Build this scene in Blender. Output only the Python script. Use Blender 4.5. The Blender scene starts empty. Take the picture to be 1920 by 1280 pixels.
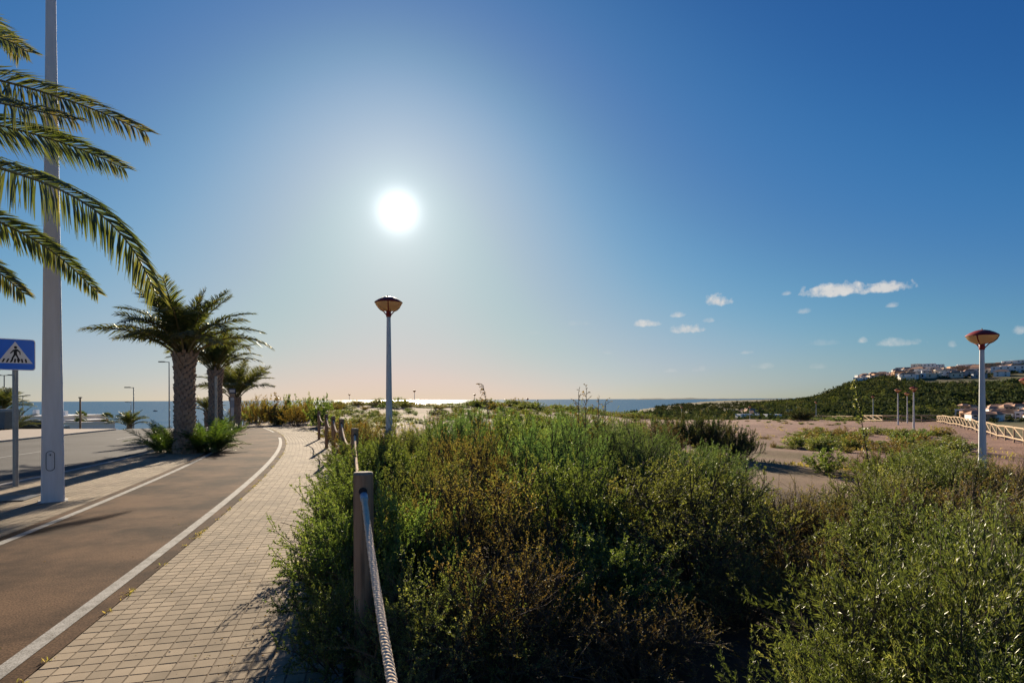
import bpy, math, random
import numpy as np
from mathutils import Vector, Matrix

sc = bpy.context.scene
COL = sc.collection
R = math.radians
rng = np.random.default_rng(7)
random.seed(7)

# ------------------------------------------------------------------ camera
FPX, CX, CY, HC = 1067.0, 960.0, 748.5, 1.65      # 20 mm lens on a 1920 px wide frame, eye height
ROLL = R(0.25)
cam = bpy.data.cameras.new('camera')
cam.sensor_width = 36.0
cam.lens = 36.0 * FPX / 1920.0
cam.shift_y = (CY - 640.0) / 1920.0
cam.clip_start, cam.clip_end = 0.05, 120000.0
camo = bpy.data.objects.new('camera', cam)
COL.objects.link(camo)
camo.matrix_world = Matrix(((math.cos(ROLL), math.sin(ROLL), 0, 0), (0, 0, -1, 0),
                            (-math.sin(ROLL), math.cos(ROLL), 0, HC), (0, 0, 0, 1)))
sc.camera = camo

# ------------------------------------------------------------------ sun and sky
SUN_AZ, SUN_EL = R(-11.25), R(18.0)
SUN = Vector((math.sin(SUN_AZ) * math.cos(SUN_EL), math.cos(SUN_AZ) * math.cos(SUN_EL), math.sin(SUN_EL)))
EXPOSURE = 1.25
sun = bpy.data.lights.new('sun', 'SUN')
sun.energy, sun.angle, sun.color = 5.0, R(0.53), (1.0, 0.85, 0.66)
suno = bpy.data.objects.new('sun', sun)
COL.objects.link(suno)
suno.rotation_euler = SUN.to_track_quat('Z', 'Y').to_euler()
sc.view_settings.view_transform = 'Standard'
sc.view_settings.look = 'None'
sc.view_settings.exposure = EXPOSURE
sc.view_settings.gamma = 1.0
sc.view_settings.use_curve_mapping = False

world = bpy.data.worlds.new('World')
sc.world = world
world.use_nodes = True
wt = world.node_tree
for n in list(wt.nodes):
    wt.nodes.remove(n)


def wn(t, **k):
    n = wt.nodes.new(t)
    for a, b in k.items():
        setattr(n, a, b)
    return n


def wm(op, a, b=None, c=None, clamp=False):
    n = wn('ShaderNodeMath', operation=op, use_clamp=clamp)
    for i, v in enumerate((a, b, c)):
        if v is None:
            continue
        if isinstance(v, (int, float)):
            n.inputs[i].default_value = v
        else:
            wt.links.new(v, n.inputs[i])
    return n.outputs[0]


sky = wn('ShaderNodeTexSky', sky_type='NISHITA')
sky.sun_disc = False
sky.sun_elevation, sky.sun_rotation = SUN_EL, SUN_AZ
sky.altitude, sky.air_density, sky.dust_density, sky.ozone_density = 20.0, 1.0, 0.55, 2.2
tc = wn('ShaderNodeTexCoord')
nrm = wn('ShaderNodeVectorMath', operation='NORMALIZE')
wt.links.new(tc.outputs['Generated'], nrm.inputs[0])
dot = wn('ShaderNodeVectorMath', operation='DOT_PRODUCT')
wt.links.new(nrm.outputs[0], dot.inputs[0])
dot.inputs[1].default_value = SUN
ang = wm('MULTIPLY', wm('ARCCOSINE', wm('MINIMUM', dot.outputs['Value'], 1.0)), 57.29578)   # degrees from the sun
sep = wn('ShaderNodeSeparateXYZ')
wt.links.new(nrm.outputs[0], sep.inputs[0])
az_o = wm('MULTIPLY', wm('ARCTAN2', sep.outputs['X'], sep.outputs['Y']), 57.29578)
el_o = wm('MULTIPLY', wm('ARCSINE', sep.outputs['Z']), 57.29578)

# the sky's own light, compressed as the photograph's exposure blending does (the same curve for the whole sky)
EXM = 2.0 ** EXPOSURE
CURVES = (((0, 0), (1.4, .02), (2.3, .05), (3.2, .088), (5.1, .17), (7.5, .28), (11, .385), (16, .46), (25, .59), (43, .74)),
          ((0, 0), (2.3, .106), (3.3, .175), (4.4, .232), (6.2, .345), (8.0, .425), (11, .50), (15, .57), (22, .60), (28, .60)),
          ((0, 0), (3.8, .325), (5.3, .44), (6.5, .49), (8.5, .58), (10, .60), (13, .60), (16, .61), (20, .61)))
srgb = wn('ShaderNodeSeparateColor')
wt.links.new(sky.outputs[0], srgb.inputs[0])
crgb = wn('ShaderNodeCombineColor')
for ch in range(3):
    v = srgb.outputs[ch]
    x_ = wm('DIVIDE', v, wm('ADD', v, 8.0))
    fc = wn('ShaderNodeFloatCurve')
    cv = fc.mapping.curves[0]
    pts_ = [(p / (p + 8.0), q) for p, q in CURVES[ch]] + [(1.0, CURVES[ch][-1][1] * 1.02)]
    cv.points[0].location = pts_[0]
    cv.points[-1].location = pts_[-1]
    for p in pts_[1:-1]:
        cv.points.new(*p)
    fc.mapping.update()
    wt.links.new(x_, fc.inputs['Value'])
    wt.links.new(wm('MULTIPLY', fc.outputs[0], 1.0 / EXM), crgb.inputs[ch])
# the warm band low over the water
warm = wm('EXPONENT', wm('DIVIDE', wm('MAXIMUM', el_o, 0.0), -2.9))
warm = wm('MULTIPLY', warm, wm('EXPONENT', wm('MULTIPLY', wm('POWER', wm('DIVIDE', wm('ADD', az_o, 14.0), 30.0), 2.0), -1.0)))
wmix = wn('ShaderNodeMix', data_type='RGBA')
wt.links.new(wm('MULTIPLY', warm, 0.9), wmix.inputs['Factor'])
wt.links.new(crgb.outputs[0], wmix.inputs['A'])
wmix.inputs['B'].default_value = (.78 / EXM, .615 / EXM, .44 / EXM, 1)

# aureole and the sun's own disc (small: the sun lamp carries the sunlight)
def gauss(s):
    return wm('EXPONENT', wm('MULTIPLY', wm('POWER', wm('DIVIDE', ang, s), 2.0), -1.0))
glow = wm('ADD', wm('MULTIPLY', gauss(1.6), 0.9), wm('MULTIPLY', wm('EXPONENT', wm('DIVIDE', ang, -3.4)), 0.36))
glow = wm('ADD', glow, wm('MULTIPLY', wm('EXPONENT', wm('DIVIDE', ang, -9.0)), 0.07))
glow = wm('DIVIDE', glow, EXM)
gcol = wn('ShaderNodeVectorMath', operation='SCALE')
gcol.inputs[0].default_value = (.96, 0.98, 1.0)
wt.links.new(glow, gcol.inputs['Scale'])
add1 = wn('ShaderNodeVectorMath', operation='ADD')
wt.links.new(wmix.outputs['Result'], add1.inputs[0])
wt.links.new(gcol.outputs[0], add1.inputs[1])

# small fair-weather clouds low in the sky, placed by compass bearing and elevation
CLOUDS = [  # bearing px, py, half width px, half height px, density
    (1566, 543, 74, 17, 1.0), (1660, 538, 58, 15, .95), (1347, 562, 26, 16, .95), (1215, 606, 28, 9, .8), (1292, 616, 34, 12, .85),
    (1271, 590, 14, 7, .6), (1328, 600, 12, 7, .5), (1474, 549, 11, 7, .5), (1507, 583, 13, 7, .45), (1674, 571, 14, 8, .6),
    (1692, 641, 48, 11, .5), (1617, 637, 10, 8, .55), (1401, 660, 16, 5, .4), (1314, 690, 24, 9, .3), (1258, 694, 12, 6, .3),
    (1430, 686, 22, 7, .25), (1786, 644, 9, 9, .35), (1912, 618, 16, 12, .6), (1540, 642, 34, 8, .22), (1085, 606, 26, 7, .2),
    (1002, 624, 14, 5, .15), (1138, 660, 10, 5, .22), (1534, 686, 18, 7, .22)]
ns = wn('ShaderNodeTexNoise')
ns.inputs['Scale'].default_value = 46.0
ns.inputs['Detail'].default_value = 7.0
ns.inputs['Roughness'].default_value = 0.62
wt.links.new(nrm.outputs[0], ns.inputs['Vector'])
ns2 = wn('ShaderNodeTexNoise')
ns2.inputs['Scale'].default_value = 120.0
ns2.inputs['Detail'].default_value = 4.0
wt.links.new(nrm.outputs[0], ns2.inputs['Vector'])
noff = wm('ADD', wm('MULTIPLY', wm('SUBTRACT', ns.outputs[0], 0.5), 3.4), wm('MULTIPLY', wm('SUBTRACT', ns2.outputs[0], 0.5), 1.2))
cmask = None
for (px, py, hw, hh, dn) in CLOUDS:
    a0 = math.degrees(math.atan2(px - CX, FPX))
    hyp = math.hypot(px - CX, FPX)
    e0 = math.degrees(math.atan2(CY - py - (px - CX) * math.tan(ROLL), hyp))
    ws = math.degrees(hw / hyp) * math.cos(R(a0))
    hs = math.degrees(hh / hyp)
    dx = wm('DIVIDE', wm('SUBTRACT', az_o, a0), ws * 1.25)
    dy0 = wm('DIVIDE', wm('SUBTRACT', el_o, e0 - hs * .25), hs * 1.35)
    dy = wm('MAXIMUM', dy0, wm('MULTIPLY', dy0, -2.2))          # flatter underside
    q = wm('ADD', wm('MULTIPLY', dx, dx), wm('MULTIPLY', dy, dy))
    m = wm('MULTIPLY', wm('SUBTRACT', wm('ADD', 1.0, noff), wm('MULTIPLY', q, 1.5)), 1.1 * dn, clamp=True)
    m = wm('MULTIPLY', m, wm('LESS_THAN', q, 3.0))
    m = wm('MULTIPLY', m, dn ** .4)
    cmask = m if cmask is None else wm('MAXIMUM', cmask, m)
ccol = wn('ShaderNodeMix', data_type='RGBA')
ccol.inputs['A'].default_value = (.52 / EXM, .53 / EXM, .55 / EXM, 1)
ccol.inputs['B'].default_value = (.88 / EXM, .84 / EXM, .78 / EXM, 1)
wt.links.new(wm('MULTIPLY', ns.outputs[0], 1.0), ccol.inputs['Factor'])
cmix = wn('ShaderNodeMix', data_type='RGBA')
wt.links.new(wm('MULTIPLY', cmask, 0.9), cmix.inputs['Factor'])
wt.links.new(add1.outputs[0], cmix.inputs['A'])
wt.links.new(ccol.outputs['Result'], cmix.inputs['B'])
bg = wn('ShaderNodeBackground')
wt.links.new(cmix.outputs['Result'], bg.inputs['Color'])
bg0 = wn('ShaderNodeBackground')
wt.links.new(add1.outputs[0], bg0.inputs['Color'])
inside = wm('MULTIPLY', wm('LESS_THAN', wm('ABSOLUTE', wm('SUBTRACT', az_o, 23.0)), 24.0), wm('LESS_THAN', wm('ABSOLUTE', wm('SUBTRACT', el_o, 7.0)), 8.0))
wmx = wn('ShaderNodeMixShader')
wt.links.new(inside, wmx.inputs[0])
wt.links.new(bg0.outputs[0], wmx.inputs[1])
wt.links.new(bg.outputs[0], wmx.inputs[2])
wo = wn('ShaderNodeOutputWorld')
wt.links.new(wmx.outputs[0], wo.inputs['Surface'])
world.cycles.sampling_method = 'MANUAL'
world.cycles.sample_map_resolution = 1024

sc.cycles.use_denoising = True
sc.cycles.max_bounces = 5
sc.cycles.diffuse_bounces = 3
sc.cycles.use_adaptive_sampling = True
sc.cycles.adaptive_threshold = 0.02
sc.cycles.glossy_bounces = 2
sc.cycles.transmission_bounces = 5
sc.cycles.transparent_max_bounces = 8
sc.cycles.sample_clamp_indirect = 6.0
sc.cycles.sample_clamp_direct = 0.0


# ------------------------------------------------------------------ placing helpers
def ray(px, py):
    u, v = px - CX, py - CY
    return ((u * math.cos(ROLL) - v * math.sin(ROLL)) / FPX, 1.0, -(u * math.sin(ROLL) + v * math.cos(ROLL)) / FPX)


def at(px, py, d):
    r = ray(px, py)
    return Vector((r[0] * d, d, HC + r[2] * d))


def px_of(x, y):
    return CX + FPX * x / y


# ------------------------------------------------------------------ mesh helpers
def mesh_np(name, V, F, attr=None, smooth=False):
    """V (N,3); F list of face arrays (M,k) or one array; attr: float per vertex named rnd"""
    if not isinstance(F, (list, tuple)):
        F = [F]
    me = bpy.data.meshes.new(name)
    V = np.asarray(V, np.float32)
    me.vertices.add(len(V))
    me.vertices.foreach_set('co', V.ravel())
    loops = np.concatenate([np.asarray(f, np.int32).ravel() for f in F])
    cnt = np.concatenate([np.full(len(f), np.asarray(f).shape[1], np.int32) for f in F])
    start = np.concatenate([[0], np.cumsum(cnt)[:-1]]).astype(np.int32)
    me.loops.add(len(loops))
    me.loops.foreach_set('vertex_index', loops)
    me.polygons.add(len(cnt))
    me.polygons.foreach_set('loop_start', start)
    me.polygons.foreach_set('loop_total', cnt)
    me.polygons.foreach_set('use_smooth', np.full(len(cnt), bool(smooth)))
    if attr is not None:
        a = me.attributes.new('rnd', 'FLOAT', 'POINT')
        a.data.foreach_set('value', np.asarray(attr, np.float32))
    me.update(calc_edges=True)
    return me


class MB:
    def __init__(self):
        self.v, self.f, self.n = [], [], 0

    def add(self, V, F):
        V = np.asarray(V, float)
        F = [list(map(int, f)) for f in F]
        self.v.append(V)
        self.f += [[i + self.n for i in f] for f in F]
        self.n += len(V)

    def box(self, c, s, rz=0.0, rx=0.0):
        V = np.array([(x, y, z) for z in (-.5, .5) for y in (-.5, .5) for x in (-.5, .5)]) * np.array(s)
        M = np.array((Matrix.Rotation(rz, 3, 'Z') @ Matrix.Rotation(rx, 3, 'X')))
        self.add(V @ M.T + np.array(c), [(0, 2, 3, 1), (4, 5, 7, 6), (0, 1, 5, 4), (2, 6, 7, 3), (0, 4, 6, 2), (1, 3, 7, 5)])

    def tube(self, pts, rad, n=8, cap=True, phase=0.0):
        P = np.asarray(pts, float)
        rad = np.full(len(P), rad) if np.isscalar(rad) else np.asarray(rad, float)
        T = np.gradient(P, axis=0)
        T /= np.linalg.norm(T, axis=1)[:, None] + 1e-12
        up = np.array((0, 0, 1.0)) if abs(T[0, 2]) < .9 else np.array((0, 1.0, 0))
        V = []
        for p, t, r in zip(P, T, rad):
            a = np.cross(t, up)
            a /= np.linalg.norm(a) + 1e-12
            b = np.cross(t, a)
            up = -b if np.dot(-b, up) > 0 else b
            th = np.arange(n) * 2 * math.pi / n + phase
            V.append(p + r * (np.cos(th)[:, None] * a + np.sin(th)[:, None] * np.cross(a, t)))
        V = np.concatenate(V)
        F = []
        for i in range(len(P) - 1):
            for k in range(n):
                F.append((i * n + k, i * n + (k + 1) % n, (i + 1) * n + (k + 1) % n, (i + 1) * n + k))
        if cap:
            F.append(tuple(range(n))[::-1])
            F.append(tuple((len(P) - 1) * n + k for k in range(n)))
        self.add(V, F)

    def lathe(self, prof, n=24, c=(0, 0, 0)):
        V, F = [], []
        for r, z in prof:
            for k in range(n):
                a = 2 * math.pi * k / n
                V.append((c[0] + r * math.cos(a), c[1] + r * math.sin(a), c[2] + z))
        for i in range(len(prof) - 1):
            for k in range(n):
                F.append((i * n + k, i * n + (k + 1) % n, (i + 1) * n + (k + 1) % n, (i + 1) * n + k))
        self.add(V, F)

    def prism(self, poly, z0, z1):
        n = len(poly)
        V = [(x, y, z0) for x, y in poly] + [(x, y, z1) for x, y in poly]
        F = [tuple(range(n))[::-1], tuple(range(n, 2 * n))] + [(i, (i + 1) % n, n + (i + 1) % n, n + i) for i in range(n)]
        self.add(V, F)

    def mesh(self, name, mat=None, smooth=False, autosmooth=None):
        me = bpy.data.meshes.new(name)
        V = np.concatenate(self.v) if self.v else np.zeros((0, 3))
        me.from_pydata(V.tolist(), [], self.f)
        if smooth:
            me.polygons.foreach_set('use_smooth', np.ones(len(me.polygons), bool))
            if autosmooth:
                me.set_sharp_from_angle(angle=R(autosmooth))
        if mat:
            me.materials.append(mat)
        me.update()
        return me

    def build(self, name, mat, parent=None, **k):
        return link(name, self.mesh(name, mat, **k), parent)


def link(name, me, parent=None):
    o = bpy.data.objects.new(name, me)
    COL.objects.link(o)
    if parent is not None:
        o.parent = parent
    return o


def tag(o, label=None, cat=None, group=None, kind=None):
    if label:
        o['label'] = label
    if cat:
        o['category'] = cat
    if group:
        o['group'] = group
    if kind:
        o['kind'] = kind
    return o


def thing(name, label, cat, loc=(0, 0, 0), rz=0.0, group=None):
    o = bpy.data.objects.new(name, None)
    o.empty_display_size = .1
    COL.objects.link(o)
    o.location = loc
    o.rotation_euler = (0, 0, rz)
    return tag(o, label, cat, group)


def copy_tree(o, parent=None):
    c = o.copy()
    COL.objects.link(c)
    c.parent = parent
    for ch in list(o.children):
        copy_tree(ch, c)
    return c


# ------------------------------------------------------------------ materials
def mat(name, col, rough=.8, spec=.3, var=.0, scale=4.0, col2=None, bump=0.0, bscale=60.0, metal=0.0, detail=5.0, objvar=0.0, coord='Object', speck=0.0, sscale=180.0, lo=.3, hi=.7, stretch=None, stain=0.0, stscale=.5):
    m = bpy.data.materials.new(name)
    m.use_nodes = True
    t = m.node_tree
    b = t.nodes['Principled BSDF']
    b.inputs['Roughness'].default_value = rough
    b.inputs['Specular IOR Level'].default_value = spec
    b.inputs['Metallic'].default_value = metal
    b.inputs['Base Color'].default_value = (*col, 1)
    co = t.nodes.new('ShaderNodeNewGeometry' if coord == 'Position' else 'ShaderNodeTexCoord')
    if stretch:
        mp = t.nodes.new('ShaderNodeMapping')
        mp.inputs['Scale'].default_value = stretch
        t.links.new(co.outputs[coord], mp.inputs['Vector'])
        co, coord = mp, 'Vector'
    if col2 is not None or var > 0:
        n = t.nodes.new('ShaderNodeTexNoise')
        n.inputs['Scale'].default_value = scale
        n.inputs['Detail'].default_value = detail
        n.inputs['Roughness'].default_value = .65
        t.links.new(co.outputs[coord], n.inputs['Vector'])
        mr = t.nodes.new('ShaderNodeMapRange')
        mr.inputs[1].default_value, mr.inputs[2].default_value = lo, hi
        t.links.new(n.outputs[0], mr.inputs[0])
        mx = t.nodes.new('ShaderNodeMix')
        mx.data_type = 'RGBA'
        c2 = col2 if col2 is not None else tuple(c * (1 - var) for c in col)
        mx.inputs['A'].default_value = (*col, 1)
        mx.inputs['B'].default_value = (*c2, 1)
        t.links.new(mr.outputs[0], mx.inputs['Factor'])
        out = mx.outputs['Result']
        if stain:
            n5 = t.nodes.new('ShaderNodeTexNoise')
            n5.inputs['Scale'].default_value = stscale
            n5.inputs['Detail'].default_value = 7.0
            n5.inputs['Roughness'].default_value = .62
            t.links.new(co.outputs[coord], n5.inputs['Vector'])
            m5 = t.nodes.new('ShaderNodeMapRange')
            m5.inputs[1].default_value, m5.inputs[2].default_value = .46, .66
            m5.inputs[3].default_value, m5.inputs[4].default_value = 1.0, 1 - stain
            t.links.new(n5.outputs[0], m5.inputs[0])
            h5 = t.nodes.new('ShaderNodeHueSaturation')
            t.links.new(m5.outputs[0], h5.inputs['Value'])
            t.links.new(out, h5.inputs['Color'])
            out = h5.outputs[0]
        if speck:
            n3 = t.nodes.new('ShaderNodeTexNoise')
            n3.inputs['Scale'].default_value = sscale
            n3.inputs['Detail'].default_value = 2.0
            t.links.new(co.outputs[coord], n3.inputs['Vector'])
            m3 = t.nodes.new('ShaderNodeMapRange')
            m3.inputs[1].default_value, m3.inputs[2].default_value = .3, .7
            m3.inputs[3].default_value, m3.inputs[4].default_value = 1 - speck, 1 + speck
            t.links.new(n3.outputs[0], m3.inputs[0])
            h3 = t.nodes.new('ShaderNodeHueSaturation')
            t.links.new(m3.outputs[0], h3.inputs['Value'])
            t.links.new(out, h3.inputs['Color'])
            out = h3.outputs[0]
        if objvar:
            oi = t.nodes.new('ShaderNodeObjectInfo')
            h = t.nodes.new('ShaderNodeHueSaturation')
            ma = t.nodes.new('ShaderNodeMapRange')
            ma.inputs[3].default_value, ma.inputs[4].default_value = 1 - objvar, 1 + objvar
            t.links.new(oi.outputs['Random'], ma.inputs[0])
            t.links.new(ma.outputs[0], h.inputs['Value'])
            t.links.new(out, h.inputs['Color'])
            out = h.outputs[0]
        t.links.new(out, b.inputs['Base Color'])
    if bump:
        n2 = t.nodes.new('ShaderNodeTexNoise')
        n2.inputs['Scale'].default_value = bscale
        n2.inputs['Detail'].default_value = 4.0
        t.links.new(co.outputs[coord], n2.inputs['Vector'])
        bp = t.nodes.new('ShaderNodeBump')
        bp.inputs['Strength'].default_value = min(1.0, bump * 20)
        bp.inputs['Distance'].default_value = bump
        t.links.new(n2.outputs[0], bp.inputs['Height'])
        t.links.new(bp.outputs[0], b.inputs['Normal'])
    return m


def leafmat(name, cols, trans=.45, rough=.45, gloss=.12, objvar=.15, gain=1.95):
    """leaf blades: diffuse + light through the blade + a waxy sheen; cols = ramp over each leaf's own tone"""
    m = bpy.data.materials.new(name)
    m.use_nodes = True
    t = m.node_tree
    for n in list(t.nodes):
        t.nodes.remove(n)
    at_ = t.nodes.new('ShaderNodeAttribute')
    at_.attribute_name = 'rnd'
    rp = t.nodes.new('ShaderNodeValToRGB')
    el = rp.color_ramp.elements
    while len(el) < len(cols):
        el.new(.5)
    for i, c in enumerate(cols):
        el[i].position = i / (len(cols) - 1)
        el[i].color = (*[min(.5, v * gain) for v in c], 1)
    t.links.new(at_.outputs['Fac'], rp.inputs['Fac'])
    oi = t.nodes.new('ShaderNodeObjectInfo')
    h = t.nodes.new('ShaderNodeHueSaturation')
    ma = t.nodes.new('ShaderNodeMapRange')
    ma.inputs[3].default_value, ma.inputs[4].default_value = 1 - objvar, 1 + objvar
    t.links.new(oi.outputs['Random'], ma.inputs[0])
    mh = t.nodes.new('ShaderNodeMapRange')
    mh.inputs[3].default_value, mh.inputs[4].default_value = .485, .515
    t.links.new(oi.outputs['Random'], mh.inputs[0])
    t.links.new(ma.outputs[0], h.inputs['Value'])
    t.links.new(mh.outputs[0], h.inputs['Hue'])
    t.links.new(rp.outputs[0], h.inputs['Color'])
    d = t.nodes.new('ShaderNodeBsdfDiffuse')
    tr = t.nodes.new('ShaderNodeBsdfTranslucent')
    g = t.nodes.new('ShaderNodeBsdfGlossy')
    g.inputs['Roughness'].default_value = rough + .08
    g.inputs['Color'].default_value = (.9, .9, .8, 1)
    t.links.new(h.outputs[0], d.inputs['Color'])
    hs = t.nodes.new('ShaderNodeMix')
    hs.data_type = 'RGBA'
    hs.blend_type = 'MULTIPLY'
    hs.inputs['Factor'].default_value = 1
    hs.inputs['B'].default_value = (1.6, 1.5, .7, 1)
    t.links.new(h.outputs[0], hs.inputs['A'])
    t.links.new(hs.outputs['Result'], tr.inputs['Color'])
    m1 = t.nodes.new('ShaderNodeMixShader')
    m1.inputs[0].default_value = trans
    t.links.new(d.outputs[0], m1.inputs[1])
    t.links.new(tr.outputs[0], m1.inputs[2])
    fr = t.nodes.new('ShaderNodeFresnel')
    fr.inputs['IOR'].default_value = 1.4
    fm = t.nodes.new('ShaderNodeMath')
    fm.operation = 'MULTIPLY_ADD'
    fm.inputs[1].default_value = .4
    fm.inputs[2].default_value = gloss * .08
    t.links.new(fr.outputs[0], fm.inputs[0])
    fm2 = t.nodes.new('ShaderNodeMath')
    fm2.operation = 'MINIMUM'
    fm2.inputs[1].default_value = gloss * .85
    t.links.new(fm.outputs[0], fm2.inputs[0])
    m2 = t.nodes.new('ShaderNodeMixShader')
    t.links.new(fm2.outputs[0], m2.inputs[0])
    t.links.new(m1.outputs[0], m2.inputs[1])
    t.links.new(g.outputs[0], m2.inputs[2])
    o = t.nodes.new('ShaderNodeOutputMaterial')
    t.links.new(m2.outputs[0], o.inputs['Surface'])
    return m


M = {}
M['asphalt'] = mat('road_asphalt', (.105, .102, .096), .95, .1, col2=(.078, .076, .073), scale=.8, bump=.004, bscale=140, speck=.4, sscale=70, stain=.35, stscale=.3)
M['lane'] = mat('brown_asphalt', (.13, .078, .044), .97, .06, col2=(.046, .028, .017), scale=.9, bump=.010, bscale=130, detail=8, speck=.6, sscale=75, lo=.38, hi=.62, stain=.35, stscale=.45)
M['paint'] = mat('white_paint', (.37, .355, .32), .9, .15, col2=(.20, .19, .165), scale=7, bump=.003, bscale=220, detail=3, speck=.45, sscale=130)
M['roadpaint'] = mat('worn_paint', (.28, .275, .26), .8, .3, col2=(.13, .125, .12), scale=9)
M['mortar'] = mat('paving_joint', (.23, .185, .14), .95, .1, var=.3, scale=9)
M['paver'] = mat('concrete_paver', (.34, .275, .19), .92, .12, col2=(.275, .22, .15), scale=5, bump=.0012, bscale=160, objvar=.15, speck=.14, sscale=240, coord='Position', stain=.34, stscale=.8)
M['strip'] = mat('concrete_strip', (.33, .27, .215), .9, .2, col2=(.27, .22, .175), scale=3, bump=.002, bscale=90)
M['kerb'] = mat('kerb_concrete', (.36, .34, .31), .85, .25, var=.25, scale=6, bump=.002, bscale=80)
M['polewhite'] = mat('pole_paint', (.74, .74, .74), .6, .3, col2=(.60, .59, .57), scale=7, bump=.0006, bscale=40, stretch=(1, 1, .12), lo=.35, hi=.8)
M['lampwhite'] = mat('lamp_pole_paint', (.66, .66, .64), .4, .45, col2=(.55, .55, .54), scale=5)
M['dark'] = mat('black_line', (.02, .02, .022), .7)
M['galv'] = mat('galvanised_steel', (.34, .35, .35), .45, .5, var=.25, scale=14, metal=.5)
M['darkmetal'] = mat('dark_steel', (.09, .09, .095), .5, .4, var=.3, scale=8)
M['blue'] = mat('sign_blue', (.008, .16, .78), .35, .4, col2=(.01, .145, .70), scale=3)
M['signwhite'] = mat('sign_white', (.72, .72, .72), .35, .5, var=.06, scale=6)
M['red'] = mat('lamp_red', (.30, .028, .018), .5, .3, col2=(.20, .02, .015), scale=9)
M['wood'] = mat('weathered_wood', (.38, .235, .14), .85, .15, col2=(.17, .105, .065), scale=16, bump=.004, bscale=40, stretch=(1, 1, .07), lo=.4, hi=.62)
M['woodtop'] = mat('cut_wood', (.33, .27, .20), .9, .15, col2=(.22, .18, .13), scale=30, bump=.002, bscale=90)
M['rail'] = mat('pale_rail_wood', (.50, .37, .235), .85, .15, col2=(.36, .265, .17), scale=5)
M['rope'] = mat('rope_fibre', (.82, .66, .48), 1.0, .02, col2=(.62, .49, .35), scale=45, bump=.003, bscale=260)
M['sleeve'] = mat('rope_sleeve', (.42, .50, .56), .35, .5, var=.2, scale=20)
M['bark'] = mat('palm_trunk', (.28, .20, .15), .95, .15, col2=(.15, .11, .08), scale=8, bump=.01, bscale=26)
M['scale'] = mat('palm_leaf_base', (.44, .32, .24), .9, .2, col2=(.24, .17, .125), scale=3.5, bump=.004, bscale=40)
M['twig'] = mat('twig_bark', (.115, .085, .06), .9, .15, col2=(.07, .05, .038), scale=12)
M['palewood'] = mat('dry_stalk', (.22, .16, .10), .9, .15, var=.3, scale=12)
M['trunk'] = mat('tree_bark', (.10, .075, .055), .9, .15, var=.4, scale=6)
M['white'] = mat('white_render', (.84, .83, .81), .85, .2, var=.12, scale=.25)
M['cream'] = mat('cream_render', (.74, .63, .50), .85, .2, var=.12, scale=.25)
M['orange'] = mat('orange_render', (.52, .30, .17), .85, .2, var=.15, scale=.25)
M['tan'] = mat('tan_render', (.42, .30, .21), .85, .2, var=.15, scale=.25)
M['greyb'] = mat('grey_render', (.33, .35, .38), .8, .2, var=.12, scale=.25)
M['terracotta'] = mat('terracotta', (.50, .29, .19), .85, .2, var=.3, scale=.6)
M['glass'] = mat('window_glass', (.03, .04, .05), .12, .6)
M['carpaint'] = mat('black_car_paint', (.012, .012, .014), .2, .6)
M['bin'] = mat('container_plastic', (.16, .19, .21), .5, .4, var=.2, scale=3)
M['tyre'] = mat('tyre_rubber', (.015, .015, .015), .8)
M['notice'] = mat('timetable_paper', (.62, .62, .60), .6, .3, var=.15, scale=12)
M['navy'] = mat('sign_navy', (.03, .055, .14), .4, .4, var=.1, scale=5)
M['manhole'] = mat('cast_iron_and_shadow', (.05, .05, .05), .6, .4, var=.4, scale=30, bump=.004, bscale=50)

# translucent bowl of the lamps
m = mat('lamp_bowl', (.66, .58, .38), .35, .4)
b = m.node_tree.nodes['Principled BSDF']
tr = m.node_tree.nodes.new('ShaderNodeBsdfTranslucent')
tr.inputs['Color'].default_value = (.88, .76, .50, 1)
mx = m.node_tree.nodes.new('ShaderNodeMixShader')
mx.inputs[0].default_value = .75
out = m.node_tree.nodes['Material Output']
m.node_tree.links.new(b.outputs[0], mx.inputs[1])
m.node_tree.links.new(tr.outputs[0], mx.inputs[2])
m.node_tree.links.new(mx.outputs[0], out.inputs['Surface'])
M['bowl'] = m

L = {}
L['salt'] = leafmat('saltbush_leaf', [(.03, .046, .014), (.05, .076, .020), (.08, .108, .032), (.145, .155, .055)], .42, .4, .10)
L['olive'] = leafmat('olive_scrub_leaf', [(.032, .042, .014), (.055, .068, .02), (.088, .10, .03), (.16, .145, .055)], .45, .45, .13, gain=1.9)
L['brown'] = leafmat('brown_scrub_leaf', [(.05, .034, .014), (.085, .06, .022), (.09, .085, .026), (.17, .12, .05)], .45, .5, .10, gain=1.85)
L['feather'] = leafmat('feathery_leaf', [(.025, .045, .02), (.043, .074, .029), (.07, .106, .04), (.115, .145, .055)], .45, .45, .08)
L['acacia'] = leafmat('acacia_leaf', [(.022, .034, .012), (.04, .056, .018), (.068, .085, .026), (.15, .15, .06)], .42, .36, .12)
L['tamarisk'] = leafmat('tamarisk_leaf', [(.018, .03, .014), (.03, .046, .018), (.05, .055, .02), (.11, .065, .028)], .30, .5, .05)
L['gold'] = leafmat('golden_scrub_leaf', [(.055, .042, .013), (.11, .07, .02), (.16, .10, .03), (.10, .10, .03)], .42, .5, .06, gain=1.2)
L['palm'] = leafmat('palm_leaflet', [(.030, .042, .014), (.045, .058, .018), (.07, .076, .024), (.12, .10, .04)], .40, .36, .13, .1, gain=1.55)
L['oleander'] = leafmat('sucker_leaf', [(.03, .06, .012), (.055, .10, .018), (.085, .14, .028), (.13, .17, .05)], .42, .35, .12, gain=.85)
L['wood'] = leafmat('pine_needles', [(.024, .035, .018), (.036, .048, .024), (.05, .06, .03), (.078, .08, .042)], .12, .8, .0, gain=1.4)
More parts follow.
